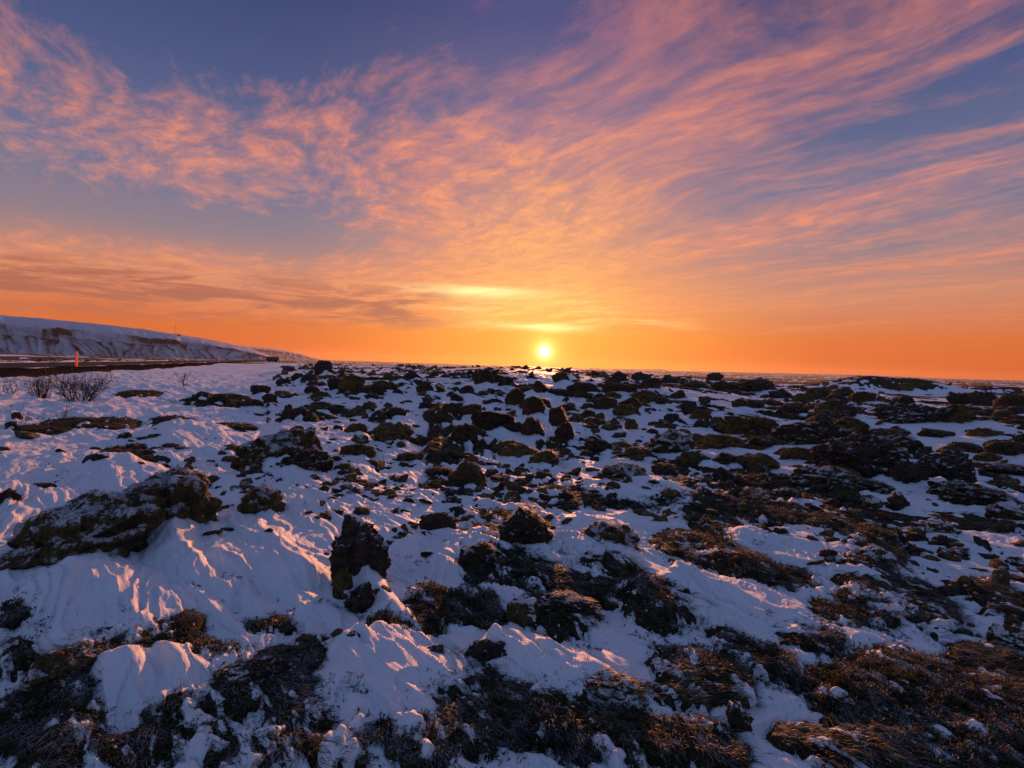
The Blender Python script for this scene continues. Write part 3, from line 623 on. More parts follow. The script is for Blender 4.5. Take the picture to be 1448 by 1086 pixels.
def label_rocks():
    GRP = 'lava rocks scattered over the snowy field'
    look = {'lava': 'black lava rock', 'mix': 'patchily mossy rock', 'moss': 'round mossy boulder', 'brown': 'rust-brown rock'}
    bands = [(-330, -130, 'left of the centre'), (-130, -20, 'just left of the sun'), (-20, 110, 'below the sun'), (110, 250, 'right of the sun'), (250, 420, 'on the right'), (420, 900, 'near the right edge')]
    buckets = {}
    for q in ROCKS:
        if q['label']: continue
        hy = 517 + (q['px'] - 724) * .0315; dd = q['py'] - hy
        dist = 'on the skyline' if dd < 26 else ('far back' if dd < 50 else ('mid-field' if dd < 95 else 'nearer'))
        bx = q['px'] - 724; b = next((n for a, c, n in bands if a <= bx < c), 'far on the left' if bx < 0 else 'near the right edge')
        wp = q['w'] * F / math.hypot(q['x'], q['y']); size = 'small' if wp < 20 else ('middling' if wp < 40 else 'large')
        buckets.setdefault((size, look[q['kind']], dist, b), []).append(q)
    words = ['first', 'second', 'third', 'fourth', 'fifth', 'sixth', 'seventh', 'eighth', 'ninth', 'tenth', 'eleventh', 'twelfth']
    for (size, lk, dist, b), qs in buckets.items():
        qs.sort(key=lambda q: q['px'])
        for i, q in enumerate(qs):
            s = f'{size} {lk} {dist}, {b}'
            if len(qs) > 1: s += f", {words[i]} from left" if 0 < i < len(qs) - 1 else (', leftmost such' if i == 0 else ', rightmost such')
            q['label'] = s
    for q in ROCKS: tag(q['o'], q['label'], 'boulder' if q['kind'] == 'moss' else 'rock', GRP)
label_rocks()

# ------------------------------------------------------------------ ground and snow
def polar():
    fine = np.radians(np.arange(-48, 48.001, 96 / 940.)); rest = np.radians(np.linspace(48, 312, 58)[1:-1])
    th = np.concatenate([fine, rest])
    r = [0.15]
    while r[-1] < 9000:
        k = r[-1]; r.append(k * (1.10 if k < 1.0 else 1.0062 if k < 30 else 1.011 if k < 110 else 1.05))
    r = np.array(r)
    R, T = np.meshgrid(r, th, indexing='ij')
    return R * np.sin(T), R * np.cos(T), len(r), len(th)
X, Y, NR, NC = polar()
G, S, E, PP = fields(X.ravel(), Y.ravel())
FQ = grid_faces(NR, NC, True)[:, ::-1]
og = mesh_np('ground', np.stack([X.ravel(), Y.ravel(), G], 1), FQ, M_GROUND); og['kind'] = 'structure'
keep = (S > G - 0.04)[FQ].any(1)
os_ = mesh_np('snow', np.stack([X.ravel(), Y.ravel(), S], 1), FQ[keep], M_SNOW); os_['kind'] = 'structure'
print('verts', NR * NC, NR, NC)

# ------------------------------------------------------------------ heath: leafy sprigs, curled blades
def heath_material(name, spec):
    m, t, b = new_mat(name)
    hue = t.node('ShaderNodeAttribute', attribute_name='hue').outputs['Fac']; tip = t.node('ShaderNodeAttribute', attribute_name='tip').outputs['Fac']
    c = t.ramp(hue, spec); P = t.node('ShaderNodeNewGeometry').outputs['Position']
    f = t.math('MULTIPLY', t.math('POWER', tip, 2.0), t.mapr(t.noise(P, 9.0, 3), .42, .6, .0, .85))
    c = t.mix(f, c, (.50, .54, .62, 1))
    t.put(b.inputs['Base Color'], c); b.inputs['Roughness'].default_value = .6; b.inputs['Specular IOR Level'].default_value = .3
    tr = t.node('ShaderNodeBsdfTranslucent'); t.put(tr.inputs[0], t.mix(1.0, c, (1.25, 1.15, .8, 1), 'MULTIPLY')); mx = t.node('ShaderNodeMixShader'); mx.inputs[0].default_value = .4
    t.link(b.outputs[0], mx.inputs[1]); t.link(tr.outputs[0], mx.inputs[2]); t.link(mx.outputs[0], t.n['Material Output'].inputs[0])
    return m
M_LEAF = heath_material('crowberry leaf', [(0, (.010, .016, .009)), (.35, (.022, .031, .014)), (.62, (.036, .034, .014)), (.88, (.046, .022, .011)), (1, (.070, .055, .028))])
M_BLADE = heath_material('dry wind-laid grass', [(0, (.020, .026, .015)), (.4, (.044, .052, .028)), (.75, (.082, .084, .046)), (1, (.15, .135, .085))])
def norm(v): return v / np.maximum(1e-9, np.linalg.norm(v, axis=-1, keepdims=True))
def surf_sample(n, r0, r1, a0=-50, a1=50, margin=-.012, pw=1.0):
    r = r0 + (r1 - r0) * RNG.random(n) ** pw; a = np.radians(RNG.uniform(a0, a1, n)); x = r * np.sin(a); y = r * np.cos(a)
    g, s_, e, p = fields(x, y)
    k = (g - s_ > margin + np.minimum(0, RNG.normal(0, .022, n)))
    return np.stack([x, y, np.maximum(g, s_ - .012)], 1)[k], r[k]
def rock_surface(objs, n):
    """points on the upper faces of rocks that carry moss or heath"""
    P, N = [], []
    for o in objs:
        me = o.data; mw = np.array(o.matrix_basis); co = np.empty(len(me.polygons) * 3); me.polygons.foreach_get('center', co); co = co.reshape(-1, 3) * np.array(o.scale)
        no = np.empty_like(co.ravel()); me.polygons.foreach_get('normal', no); no = no.reshape(-1, 3); ar = np.empty(len(co)); me.polygons.foreach_get('area', ar); ar *= o.scale[0] * o.scale[1]
        R = np.array(o.rotation_euler.to_matrix()); c = co @ R.T + np.array(o.location); nn = no @ R.T
        wgt = ar * np.clip(nn[:, 2] + .35, 0, 1); i = RNG.choice(len(c), int(n * ar.sum()), p=wgt / wgt.sum())
        P.append(c[i] + RNG.normal(size=(len(i), 3)) * .006); N.append(nn[i])
    return np.concatenate(P), np.concatenate(N)
def sprigs(P, L, nleaf, name, lsize):
    n = len(P)
    d = norm(np.stack([RNG.normal(0, .55, n) + .35 * WIND[0], RNG.normal(0, .55, n) + .35 * WIND[1], RNG.uniform(.35, 1.0, n)], 1))
    up = norm(np.cross(d, RNG.normal(size=(n, 3)))); si = np.cross(d, up)
    hueN = np.clip(.5 + .55 * fbm(P[:, 0] / .5, P[:, 1] / .5, 2, 200) + RNG.normal(0, .13, n), 0, 1)
    VV, TT, HH = [], [], []
    for j in range(nleaf):
        t = .15 + .85 * (j + RNG.random(n)) / nleaf
        ph = 2.4 * j + RNG.uniform(0, 6.28, n) * .3
        rad = up * np.cos(ph)[:, None] + si * np.sin(ph)[:, None]
        root = P + d * (L * t)[:, None] - np.array([0, 0, 1]) * (L * t * t * .25)[:, None]
        ld = norm(rad * .9 + d * .6 + RNG.normal(0, .2, (n, 3))); wv = norm(np.cross(ld, d))
        l = (lsize * L * RNG.uniform(.7, 1.25, n))[:, None]; q = RNG.uniform(.16, .28, n)[:, None]
        mid = root + ld * l * .5
        VV.append(np.stack([root, mid + wv * l * q, root + ld * l + d * l * .1, mid - wv * l * q], 1))
        TT.append(np.tile(np.array([0, .35, 1, .35]), (n, 1))); HH.append(np.repeat(hueN[:, None], 4, 1))
    V = np.stack(VV, 1).reshape(-1, 3); Fq = np.arange(len(V)).reshape(-1, 4)
    o = mesh_np(name, V, Fq, M_LEAF, smooth=False); attr(o, 'tip', np.stack(TT, 1).ravel()); attr(o, 'hue', np.stack(HH, 1).ravel())
    return o
def blades(P, L, wd, name, flat=.5, N=None):
    n = len(P); seg = 4
    az = math.atan2(WIND[1], WIND[0]) + .9 * fbm(P[:, 0] / .35, P[:, 1] / .35, 2, 210) * 2 + RNG.normal(0, .45, n)
    h = np.stack([np.cos(az), np.sin(az), np.zeros(n)], 1)
    upv = np.array([0, 0, 1.0]) if N is None else norm(N + np.array([0, 0, .3]))
    el = RNG.uniform(.1, .85, n)
    curl = RNG.normal(0, .5, n)
    side = np.stack([-h[:, 1], h[:, 0], np.zeros(n)], 1)
    hueN = np.clip(.45 + .6 * fbm(P[:, 0] / .4, P[:, 1] / .4, 2, 220) + RNG.normal(0, .18, n), 0, 1)
    V, TT = [], []
    p = P.copy(); 
    for k in range(seg + 1):
        t = k / seg; wk = (wd * (1 - t) ** .7 + wd * .12)[:, None]
        V.append(p - side * wk); V.append(p + side * wk); TT += [np.full(n, t)] * 2
        e = el * (1 - 1.7 * t * flat)
        step = h * np.cos(e)[:, None] + side * (curl * t)[:, None] + upv * np.sin(e)[:, None]
        p = p + step * (L / seg)[:, None]
    V = np.stack(V, 1); m = (seg + 1) * 2
    q = np.array([[2 * k, 2 * k + 1, 2 * k + 3, 2 * k + 2] for k in range(seg)])
    Fq = (np.arange(n)[:, None, None] * m + q[None]).reshape(-1, 4)
    o = mesh_np(name, V.reshape(-1, 3), Fq, M_BLADE, smooth=False); attr(o, 'tip', np.stack(TT, 1).ravel()); attr(o, 'hue', np.repeat(hueN, m))
    return o
def heath():
    P, r = surf_sample(125000, 1.15, 7.0, pw=.8)
    kind = fbm(P[:, 0] / .8, P[:, 1] / .8, 2, 230); lf = kind + RNG.normal(0, .12, len(P)) > .10
    A, ra = P[lf], r[lf]
    o = sprigs(A, RNG.uniform(.016, .036, len(A)) * (1 + .08 * ra), 8, 'heath', .40)
    tag(o, kind='stuff')
    n = 42000; q = 1.15 + 3.6 * RNG.random(n); a = np.radians(RNG.uniform(-48, 48, n)); x = q * np.sin(a); y = q * np.cos(a)
    g, s_, e, p = fields(x, y); k = (fbm(x / .30, y / .30, 3, 240, .6) + .25 * sstep(2.8, 1.6, q) + RNG.normal(0, .08, n) > .30) & (s_ - g < .12); C = np.stack([x, y, s_ - .008], 1)[k]
    tag(sprigs(C, RNG.uniform(.014, .034, len(C)), 6, 'heath', .45), kind='stuff')
    B, rb = P[~lf], r[~lf]; B = np.concatenate([B, B + RNG.normal(0, .012, B.shape) * (1, 1, .2), A, A + RNG.normal(0, .01, A.shape) * (1, 1, .2)])
    o = blades(B, RNG.uniform(.022, .075, len(B)), RNG.uniform(.0012, .0034, len(B)), 'dry_grass', 1.0); tag(o, kind='stuff')
    P, r = surf_sample(90000, 6.5, 26.0, pw=.75, margin=.0)
    o = blades(P, RNG.uniform(.035, .085, len(P)) * (1 + .03 * r), .0016 + .0011 * r * RNG.uniform(.4, 1, len(P)), 'moss_tufts', .9); tag(o, kind='stuff')
    near = [q['o'] for q in ROCKS if q['kind'] in ('moss', 'mix') and q['w'] * F / math.hypot(q['x'], q['y']) > 55]
    P, N = rock_surface(near, 2600)
    o = blades(P, RNG.uniform(.018, .05, len(P)), RNG.uniform(.0012, .003, len(P)), 'moss_on_rocks', .9, N); tag(o, kind='stuff')
    mid = [q['o'] for q in ROCKS if q['kind'] in ('moss', 'mix', 'brown') and q['o'] not in near and q['py'] < 720]
    P, N = rock_surface(mid, 900); print('mid fuzz', len(P))
    o = blades(P, RNG.uniform(.04, .09, len(P)), RNG.uniform(.004, .009, len(P)), 'moss_on_rocks', .9, N); tag(o, kind='stuff')
heath()

# ------------------------------------------------------------------ twiggy plants, each its own
class Tubes:
    def __init__(s): s.V = []; s.F = []; s.n = 0
    def add(s, pts, rad, k=4):
        pts = np.asarray(pts, float); m = len(pts)
        for i in range(m):
            d = pts[min(i + 1, m - 1)] - pts[max(i - 1, 0)]; d /= np.linalg.norm(d) + 1e-9
            a = np.cross(d, [0.3, 0.9, 0.2]); a /= np.linalg.norm(a) + 1e-9; b = np.cross(d, a)
            for j in range(k):
                t = 2 * math.pi * j / k; s.V.append(pts[i] + rad[i] * (a * math.cos(t) + b * math.sin(t)))
        for i in range(m - 1):
            for j in range(k):
                s.F.append((s.n + i * k + j, s.n + i * k + (j + 1) % k, s.n + (i + 1) * k + (j + 1) % k, s.n + (i + 1) * k + j))
        s.n += m * k
M_TWIG = simple('bare willow twig', (.018, .009, .007), (.055, .026, .017), 30, .8, .3, .004)
def twig(T, p, d, L, r, depth, rs):
    pts = [p]; q = p.copy(); dd = d.copy(); n = 5
    for k in range(n):
        dd = dd + rs.normal(0, .13, 3) + np.array([0, 0, .05]); dd /= np.linalg.norm(dd); q = q + dd * L / n; pts.append(q.copy())
    T.add(pts, [r * (1 - .7 * i / n) for i in range(n + 1)])
    if depth:
        for k in range(rs.integers(2, 5)):
            i = rs.integers(1, n); e = dd * .6 + rs.normal(0, .5, 3) + np.array([0, 0, .25]); e /= np.linalg.norm(e)
            twig(T, pts[i], e, L * rs.uniform(.35, .65), r * .6, depth - 1, rs)
def shrub(px, py, h, spread, nst, label, name='willow_shrub', cat='shrub', rad=.012, depth=3, seed=1, group=None):
    p = at(px, py); g, s_, _, _ = fields(np.array([p[0]]), np.array([p[1]])); rs = np.random.default_rng(seed)
    root = tag(empty(name, (p[0], p[1], float(max(g[0], s_[0])) - .03)), label, cat, group)
    for k in range(nst):
        T = Tubes(); x = rs.uniform(-1, 1)
        d = np.array([x * spread, rs.uniform(-.5, .5) * spread, 1.0]); d /= np.linalg.norm(d)
        twig(T, np.array([x * h * .35 * spread, rs.uniform(-.1, .1) * h, 0.0]), d, h * rs.uniform(.6, 1.05) / max(.6, d[2]) * .8, rad * rs.uniform(.7, 1.1), depth, rs)
        mesh_np('stem', np.array(T.V), np.array(T.F), M_TWIG, parent=root)
    return root
GS = 'bare shrubs and twigs in the snow'
shrub(112, 568, .98, 1.0, 42, 'broad bare willow shrub fanning up beside the roadside post', seed=3, group=GS)
shrub(58, 562, .85, .6, 24, 'narrower bare willow shrub left of the broad one', seed=4, group=GS)
shrub(14, 558, .62, .6, 5, 'sparse bare shrub at the left edge below the road', seed=5, group=GS)
shrub(90, 592, .45, .7, 6, 'low twigs poking through snow in front of the broad willow shrub', seed=6, group=GS, rad=.005)
shrub(257, 546, .75, .6, 7, 'small reddish bush on snow right of the willow shrubs', seed=7, group=GS)
shrub(30, 600, .35, .8, 5, 'scrubby twigs among stones at the left edge', seed=8, group=GS, rad=.005)
shrub(1268, 772, .22, .9, 7, 'thin bare twigs above the tawny moss heap at right', 'twig_cluster', 'twigs', .0028, 2, 9, GS)
shrub(1405, 1010, .24, .9, 9, 'tangle of dark twigs over heath at the lower right edge', 'twig_cluster', 'twigs', .0026, 2, 10, GS)
shrub(1350, 985, .20, .7, 5, 'few upright twigs left of the dark twig tangle', 'twig_cluster', 'twigs', .0024, 2, 11, GS)
shrub(405, 885, .085, .6, 6, 'short reddish sprouts on the snow bank below the tall pitted rock', 'twig_cluster', 'twigs', .0020, 1, 12, GS)
shrub(375, 925, .10, .4, 2, 'single budded sprig on snow in the lower left', 'twig_cluster', 'twigs', .0018, 2, 13, GS)
shrub(190, 885, .09, .8, 4, 'curled sprigs standing at the rim of the left heath', 'twig_cluster', 'twigs', .0018, 2, 14, GS)
shrub(822, 960, .08, .6, 4, 'tiny reddish sprigs beside the thin bright snow crest', 'twig_cluster', 'twigs', .0016, 2, 15, GS)
shrub(250, 1000, .10, .9, 10, 'red-brown leafless sprigs over heath at the lower left', 'twig_cluster', 'twigs', .0020, 2, 16, GS)

# ------------------------------------------------------------------ road, posts
def P2(s, o, z): p = RP + RD * s + RNrm * o; return (p[0], p[1], z)
def road():
    ss = np.concatenate([np.arange(-60, 120, 2.0), np.arange(120, 331, 10.0)]); oo = np.array([0, .25, .4, 1.5, 3.6, 5.7, 6.8, 7.0, 7.2]); crown = .06 * (1 - ((oo - 3.6) / 3.6) ** 2)
    V = [P2(s, o, ROADZ + .012 + c - (.05 if o in (0, 7.2) else 0)) for s in ss for o, c in zip(oo, crown)]
    m, t, b = new_mat('wet asphalt'); P = t.node('ShaderNodeNewGeometry').outputs['Position']
    n = t.noise(P, .9, 4); n2 = t.noise(P, 90.0, 2)
    t.put(b.inputs['Base Color'], t.mix(t.mapr(n, .35, .7), (.020, .019, .019, 1), (.042, .038, .036, 1)))
    t.put(b.inputs['Roughness'], t.mapr(n, .35, .65, .65, .85)); b.inputs['Specular IOR Level'].default_value = .04; t.put(b.inputs['Normal'], t.bump(n2, .5, .006))
    tag(mesh_np('road', np.array(V), grid_faces(len(ss), len(oo)), m), kind='structure')
    mp, t, b = new_mat('worn road paint'); P = t.node('ShaderNodeNewGeometry').outputs['Position']
    t.put(b.inputs['Base Color'], t.mix(t.mapr(t.noise(P, 14.0, 4, .7), .22, .38), (.05, .048, .046, 1), (.62, .60, .56, 1))); b.inputs['Roughness'].default_value = .6
    for o0, o1 in ((.40, .50), (6.64, 6.74)):
        zz = lambda o: ROADZ + .018 + .06 * (1 - ((o - 3.6) / 3.6) ** 2)
        V = [P2(s, o, zz(o)) for s in ss for o in (o0, o1)]
        tag(mesh_np('road_edge_line', np.array(V), grid_faces(len(ss), 2), mp), kind='structure')
road()
def lathe_box(w0, w1, z0, z1, bev=.006):
    bm = bmesh.new(); r = bmesh.ops.create_cube(bm, size=1.0)
    for v in bm.verts:
        k = w1 if v.co.z > 0 else w0; v.co.x *= k[0]; v.co.y *= k[1]; v.co.z = z1 if v.co.z > 0 else z0
    if bev: bmesh.ops.bevel(bm, geom=bm.edges[:], offset=bev, segments=2, affect='EDGES', profile=.5)
    return bm
def obj_bm(name, bm, mat, parent=None, loc=None):
    me = bpy.data.meshes.new(name); bm.to_mesh(me); bm.free(); me.materials.append(mat) if mat else None
    o = bpy.data.objects.new(name, me); COL.objects.link(o)
    if parent is not None: o.parent = parent
    if loc is not None: o.location = loc
    return o
def verge():
    ss = np.concatenate([np.arange(-60, 120, 1.5), np.arange(120, 331, 8.0)]); oo = np.array([-1.5, -1.15, -.8, -.45, -.1, .02]); V = []
    for a, s_ in enumerate(ss):
        for o in oo:
            n = float(RNG.normal(0, .03)); p = P2(s_, o + n, 0); zb = float(base(np.array([p[0]]), np.array([p[1]]))[0]); V.append((p[0], p[1], ROADZ + .008 if o > -.2 else (zb - .12 if o < -1.4 else zb + .07 + n)))
    tag(mesh_np('road_verge', np.array(V), grid_faces(len(ss), len(oo)), simple('dark wet gravel', (.010, .009, .008), (.035, .029, .025), 22, .9, .8, .03, spec=0.0)), kind='structure')
verge()
M_POST, _t, _b = new_mat('yellow plastic post')
_b.inputs['Base Color'].default_value = (.86, .34, .03, 1); _b.inputs['Roughness'].default_value = .45
_tr = _t.node('ShaderNodeBsdfTranslucent'); _tr.inputs[0].default_value = (.95, .42, .05, 1); _mx = _t.node('ShaderNodeMixShader'); _mx.inputs[0].default_value = .6
_t.link(_b.outputs[0], _mx.inputs[1]); _t.link(_tr.outputs[0], _mx.inputs[2]); _t.link(_mx.outputs[0], _t.n['Material Output'].inputs[0])
M_REFL = simple('post reflector', (.75, .72, .66), (.55, .5, .45), 60, .25, 0); M_BAND = simple('dark post foot', (.03, .03, .03), (.06, .05, .05), 20)
def make_post():
    root = empty('roadside_post', (0, 0, 0))
    obj_bm('shaft', lathe_box((.125, .055), (.115, .05), -.35, 1.02), M_POST, root)
    bm = lathe_box((.12, .052), (.07, .05), 1.023, 1.08); obj_bm('cap', bm, M_POST, root)
    obj_bm('reflector', lathe_box((.07, .012), (.07, .012), .76, .92, .003), M_REFL, root, (0, -.033, 0))
    obj_bm('foot', lathe_box((.18, .10), (.145, .07), -.36, .04), M_BAND, root)
    return root
posts = [(108, -.30, 'nearest and tallest yellow roadside post, behind the willow shrub'), (264, 7.6, 'short yellow roadside post on the far verge, second from left'), (309.7, -.30, 'yellow roadside post on the near verge, third from left'),
         (346, 7.6, 'distant yellow roadside post on the far verge, fourth from left'), (374.6, -.30, 'small distant yellow roadside post left of the hut')]
proto = None
for px, o, lab in posts:
    # where the sight line through px meets the verge line
    d = ray(px, 512)[:2]; q = RP + RNrm * o
    k = np.linalg.solve(np.array([[d[0], -RD[0]], [d[1], -RD[1]]]), q); x, y = d * k[0]
    if proto is None: r = proto = make_post()
    else:
        r = proto.copy(); COL.objects.link(r)
        for ch in proto.children:
            c = ch.copy(); COL.objects.link(c); c.parent = r
    r.location = (x, y, ROADZ - .02 if o < 0 else ROADZ - .05); r.rotation_euler = (random.uniform(-.03, .03), random.uniform(-.03, .03), math.atan2(RD[1], RD[0]) - math.pi / 2)
    tag(r, lab, 'post', 'yellow marker posts along the road'); print('post', px, x, y)

# ------------------------------------------------------------------ hills on the left, low hills far right
def hill_material():
    m, t, b = new_mat('snowy slope'); g = t.node('ShaderNodeNewGeometry'); P = g.outputs['Position']; nz = t.sep(g.outputs['Normal'])[2]
    bare = t.node('ShaderNodeAttribute', attribute_name='bare').outputs['Fac']
    n = t.noise(P, .16, 6, .65); n2 = t.noise(P, .9, 3, .7)
    k = t.math('ADD', t.math('ADD', bare, t.math('MULTIPLY', t.math('SUBTRACT', n, .5), .9)), t.math('MULTIPLY', t.math('SUBTRACT', n2, .5), .5))
    c = t.mix(t.mapr(k, .42, .62), t.mix(t.mapr(bare, .08, .45), (.60, .58, .61, 1), (.38, .31, .29, 1)), t.mix(n2, (.060, .038, .028, 1), (.15, .10, .075, 1)))
    t.put(b.inputs['Base Color'], c); b.inputs['Roughness'].default_value = .9; b.inputs['Specular IOR Level'].default_value = .1
    t.put(b.inputs['Normal'], t.bump(n, .6, 1.2))
    return m
M_HILL = hill_material()
def hill(name, prof, depth0, depth1, back, seed, zb=-2.0):
    """prof: (photo px, photo y of the crest); a slope rising away from the camera between the given distances"""
    pxs = np.linspace(prof[0][0], prof[-1][0], 700); ys = np.interp(pxs, [p[0] for p in prof], [p[1] for p in prof])
    dep = np.interp(pxs, [prof[0][0], prof[-1][0]], [depth0, depth1]); nv = 130; v = np.linspace(0, 1, nv)
    V = np.zeros((nv, len(pxs), 3)); B = np.zeros((nv, len(pxs)))
    u = np.cumsum(np.concatenate([[0], np.hypot(np.diff(pxs) / F * dep[1:], np.diff(dep))]))
    yc = 543 - (ys - 543) ; 
    for j, (px, py, D) in enumerate(zip(pxs, ys, dep)):
        d = ray(px, py); d = d / d[1]
        Dc = D + back
        top = CAM + d * Dc; foot = CAM + d * D
        V[:, j, 0] = foot[0] + (top[0] - foot[0]) * v; V[:, j, 1] = D + back * v
        V[:, j, 2] = top[2] - zb
    vv = v[:, None]; uu = u[None, :]
    cliff = .44 + .07 * fbm(uu / 60 + 0 * vv, 0 * uu + 3.3 + 0 * vv, 3, seed)
    # scree apron, broken cliff band, smooth snow shoulder
    z = .50 * np.clip(vv / cliff, 0, 1) ** 1.35 + .15 * sstep(0, .07, vv - cliff) + .35 * np.clip((vv - cliff) / (1 - cliff), 0, 1) ** .85
    gul = ridge(uu / 13 + 1.1 * vv + 1.1 * fbm(uu / 40, vv * 2, 3, seed + 9), vv * .75, 4, seed + 2, .6)
    H = V[:, :, 2]
    amp = np.exp(-((vv - cliff * .8) / .30) ** 2)
    z2 = z * (1 + 0) - .13 * amp * (gul - .3) * (.5 + .9 * np.clip(.5 + fbm(uu / 50, vv, 2, seed + 15), 0, 1)) + .03 * fbm(uu / 25, vv * 6, 3, seed + 4) * sstep(.05, .3, vv)
    V[:, :, 1] += back * .10 * amp * (gul - .5)
    V[:, :, 2] = zb - 1.0 + z2 * (H + 1.0)
    B = np.exp(-((vv - cliff - .045) / .050) ** 2) * (.05 + .85 * np.clip(.5 + 1.2 * fbm(uu / 24, vv * 5, 4, seed + 6, .6), 0, 1)) + (.20 + .34 * sstep(.35, .95, gul) + .3 * fbm(uu / 9, vv * 3, 3, seed + 8)) * sstep(0, .3, amp) * (vv < cliff) + .03 + .25 * sstep(.10, 0, vv)
    o = mesh_np(name, V.reshape(-1, 3), grid_faces(nv, len(pxs)), M_HILL); attr(o, 'bare', B.ravel()); o['kind'] = 'structure'
    return o
hill('hills', [(-700, 380), (-350, 415), (-150, 432), (0, 444.5), (40, 449), (100, 454), (160, 460), (205, 466), (248, 472), (290, 479), (325, 486), (352, 492.5), (372, 499), (388, 506)], 300, 560, 105, 31)
hill('far_hill', [(120, 478), (240, 481), (320, 486), (345, 489), (372, 491), (400, 494.5), (425, 500), (445, 506), (456, 509)], 2300, 3000, 900, 57)
def low_hills():
    pts = [(600, 518), (700, 517), (860, 521), (905, 522), (935, 521.5), (950, 524.5), (1010, 525), (1110, 527.5), (1240, 530.5), (1330, 535), (1448, 538), (1700, 547)]
    hill('far_hills', pts, 5200, 4300, 900, 77, zb=-4)
low_hills()

# ------------------------------------------------------------------ hut by the road end, mast on the hill, marker on the mound
M_WALL = simple('weathered grey boards', (.24, .21, .19), (.34, .30, .27), 3, .8, .3, .02); M_ROOF = simple('dark iron roof', (.05, .032, .026), (.09, .055, .045), 2, .6, .2, .02)
M_GLASS = simple('dark pane', (.02, .022, .03), (.03, .03, .04), 1, .1, 0); M_STEEL = simple('grey steel', (.12, .11, .11), (.2, .19, .18), 4, .5, 0, metal=.5)
def cube(x0, x1, y0, y1, z0, z1):
    bm = bmesh.new(); bmesh.ops.create_cube(bm, size=1.0)
    for v in bm.verts: v.co = ((x0 if v.co.x < 0 else x1), (y0 if v.co.y < 0 else y1), (z0 if v.co.z < 0 else z1))
    return bm
def hut():
    D = 150.0; d = ray(385.5, 508); d = d / d[1]; p = CAM + d * D
    root = tag(empty('hut', (p[0], p[1], ROADZ - .25), .35), 'small dark gabled hut where the road meets the hill foot', 'hut')
    w, l, e, rg = 1.4, 1.1, .95, 1.6; z0 = ROADZ
    obj_bm('wall', cube(-w, w, -l, l, -1, e), M_WALL, root)
    bm = bmesh.new(); vs = []
    for sx in (-w - .2, w + .2):
        vs.append([bm.verts.new((sx, y, z)) for y, z in ((-l - .25, e - .12), (0, rg), (l + .25, e - .12), (l + .25, e - .24), (0, rg - .14), (-l - .25, e - .24))])
    for i in range(6): bm.faces.new((vs[0][i], vs[0][(i + 1) % 6], vs[1][(i + 1) % 6], vs[1][i]))
    bm.faces.new(vs[0]); bm.faces.new(vs[1][::-1]); bmesh.ops.recalc_face_normals(bm, faces=bm.faces[:]); obj_bm('roof', bm, M_ROOF, root)
    for s in (-1, 1):
        bm = bmesh.new(); a = [bm.verts.new((s * (w - .02 * s * s), y, z)) for y, z in ((-l, e), (l, e), (0, rg - .15))]; b = [bm.verts.new((s * (w - .1), y, z)) for y, z in ((-l, e), (l, e), (0, rg - .15))]
        bm.faces.new(a); bm.faces.new(b[::-1])
        for i in range(3): bm.faces.new((a[i], b[i], b[(i + 1) % 3], a[(i + 1) % 3]))
        bmesh.ops.recalc_face_normals(bm, faces=bm.faces[:]); obj_bm('gable', bm, M_WALL, root)
    obj_bm('door', cube(.5, 1.2, -l - .04, -l + .02, -.6, 1.0), M_ROOF, root); wn = obj_bm('window', cube(-1.1, -.3, -l - .05, -l + .02, .1, .8), M_WALL, root)
    obj_bm('pane', cube(-1.02, -.38, -l - .056, -l - .03, .18, .72), M_GLASS, wn)
hut()
def mast():
    dg = bpy.context.evaluated_depsgraph_get()
    o = bpy.data.objects['hills']; d = Vector(ray(249, 474.5))
    hit, loc, nrm, _ = o.ray_cast(Vector(CAM), d)
    p = np.array(loc) if hit else CAM + np.array(d) * 500; dist = np.linalg.norm(p - CAM); h = 19 * dist / F
    root = tag(empty('radio_mast', (p[0], p[1], p[2] - .5)), 'thin radio mast on the crest of the snowy hill', 'mast')
    T = Tubes(); T.add([(0, 0, 0), (0, 0, h * .5), (0, 0, h)], [.32, .27, .18], 6); mesh_np('pole', np.array(T.V), np.array(T.F), M_STEEL, parent=root)
    for k in range(3):
        a = k * 2.094 + .4; T = Tubes(); T.add([(0, 0, h * .8), (5 * math.cos(a), 5 * math.sin(a), -.5)], [.03, .03], 4); mesh_np('guy_wire', np.array(T.V), np.array(T.F), M_STEEL, parent=root)
    obj_bm('equipment_box', lathe_box((2.6, 2.0), (2.6, 2.0), 0, 2.2, .08), M_WALL, root, (3.0, 0, 0))
    print('mast', hit, p, h)
mast()
def marker():
    p = at(1219, 534); g, s_, _, _ = fields(np.array([p[0]]), np.array([p[1]]))
    root = tag(empty('marker_box', (p[0], p[1], float(max(g[0], s_[0])) - .05), .6), 'tiny yellow box glowing in the low sun on the bare skyline mound', 'marker')
    obj_bm('box', lathe_box((.30, .26), (.28, .24), 0, .26, .015), M_POST, root); obj_bm('lid', lathe_box((.34, .30), (.30, .26), .263, .31, .01), M_POST, root)
    print('marker', p)
marker()
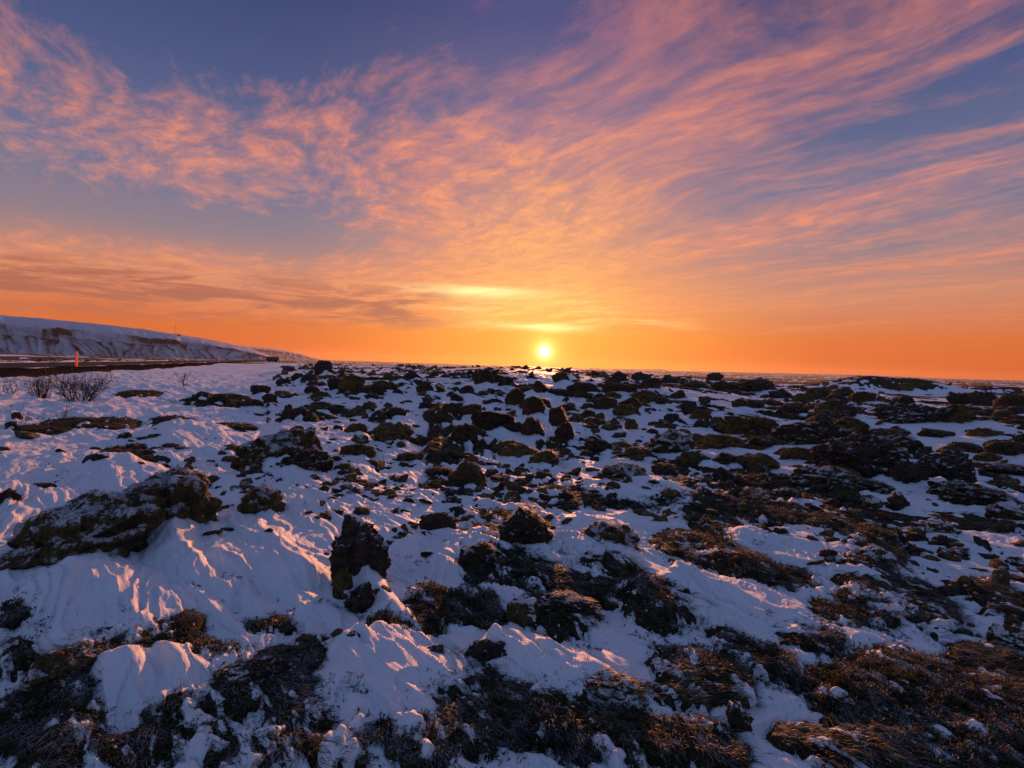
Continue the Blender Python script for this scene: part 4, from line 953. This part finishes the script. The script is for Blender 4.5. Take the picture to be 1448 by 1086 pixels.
# ------------------------------------------------------------------ the far stones nobody could count
def far_stones(nm, n, r0, r1, s0, s1, seed):
    rs = np.random.default_rng(seed)
    az = np.radians(rs.uniform(-47, 50, n)); r = r0 * (r1 / r0) ** rs.random(n); x = r * np.sin(az); y = r * np.cos(az)
    rd = road_s(x, y); az_d = np.degrees(az)
    dens = np.where(rd > ROADW, 1.5, np.where(az_d < -20, .5, 1.0)) * np.clip(.30 + 1.7 * fbm(x / (1.2 + r * .12), y / (1.2 + r * .12), 3, 300), 0, 1)
    k = ~((rd > -9) & (rd < ROADW + 3)) & (rs.random(n) < dens) & ((az_d > -22) | (rd > 0) | (r < 14)); x, y, r = x[k], y[k], r[k]; n = len(x)
    g, s_, _, _ = fields(x, y); z = np.maximum(g, s_) - .02
    for kind, part in (('brown', 0), ('mix', 1), ('lava', 2)):
        i = np.where(np.arange(n) % 3 == part)[0]
        nn = 3 if r0 < 20 else 2; shapes = [rock_mesh(nn, 'lava' if j % 3 else kind, 700 + part * 10 + j, 2, 2, 1)[0] for j in range(8)]; T = ico(nn)[1]; Vs, Fs, off = [], [], 0
        for a in i:
            s = (s0 + s1 * rs.random() ** 3.4) * (1 + .004 * r[a]); s = min(s, .022 * r[a] + .02) if r[a] < 27 else s; V = shapes[rs.integers(8)] * rs.uniform(.65, 1.35, 3); V = V + np.stack([V[:, 2] * rs.normal(0, .3), V[:, 2] * rs.normal(0, .3), V[:, 0] * rs.normal(0, .35)], 1); t = rs.uniform(0, 6.28)
            c, sn = math.cos(t), math.sin(t)
            Vs.append(np.stack([x[a] + s / 2 * (V[:, 0] * c - V[:, 1] * sn), y[a] + s / 2 * (V[:, 0] * sn + V[:, 1] * c), z[a] + (V[:, 2] - .22) * s * rs.uniform(.3, .6)], 1)); Fs.append(T + off); off += len(V)
        tag(mesh_np(nm, np.concatenate(Vs), np.concatenate(Fs), KM[kind]), kind='stuff')
far_stones('far_stones', 6500, 27, 115, .16, .5, 9)
far_stones('small_stones', 9000, 5.0, 30, .05, .42, 19)
far_stones('pebbles', 1100, 3.0, 9, .015, .10, 29)

# ------------------------------------------------------------------ evening haze
def haze():
    o = obj_bm('haze', cube(-6500, 6500, -300, 7000, -12, 75), None)
    m = bpy.data.materials.new('haze'); m.use_nodes = True; t = NT(m.node_tree); t.n.remove(t.n['Principled BSDF'])
    v = t.node('ShaderNodeVolumePrincipled'); v.inputs['Color'].default_value = (.98, .78, .62, 1); v.inputs['Density'].default_value = 3.5e-5; v.inputs['Anisotropy'].default_value = .55
    t.link(v.outputs[0], t.n['Material Output'].inputs['Volume']); o.data.materials.clear(); o.data.materials.append(m); tag(o, kind='stuff')
haze()
sc.cycles.volume_bounces = 0

sc.view_settings.view_transform = 'Standard'; sc.view_settings.look = 'None'; sc.view_settings.exposure = 0; sc.view_settings.gamma = 1
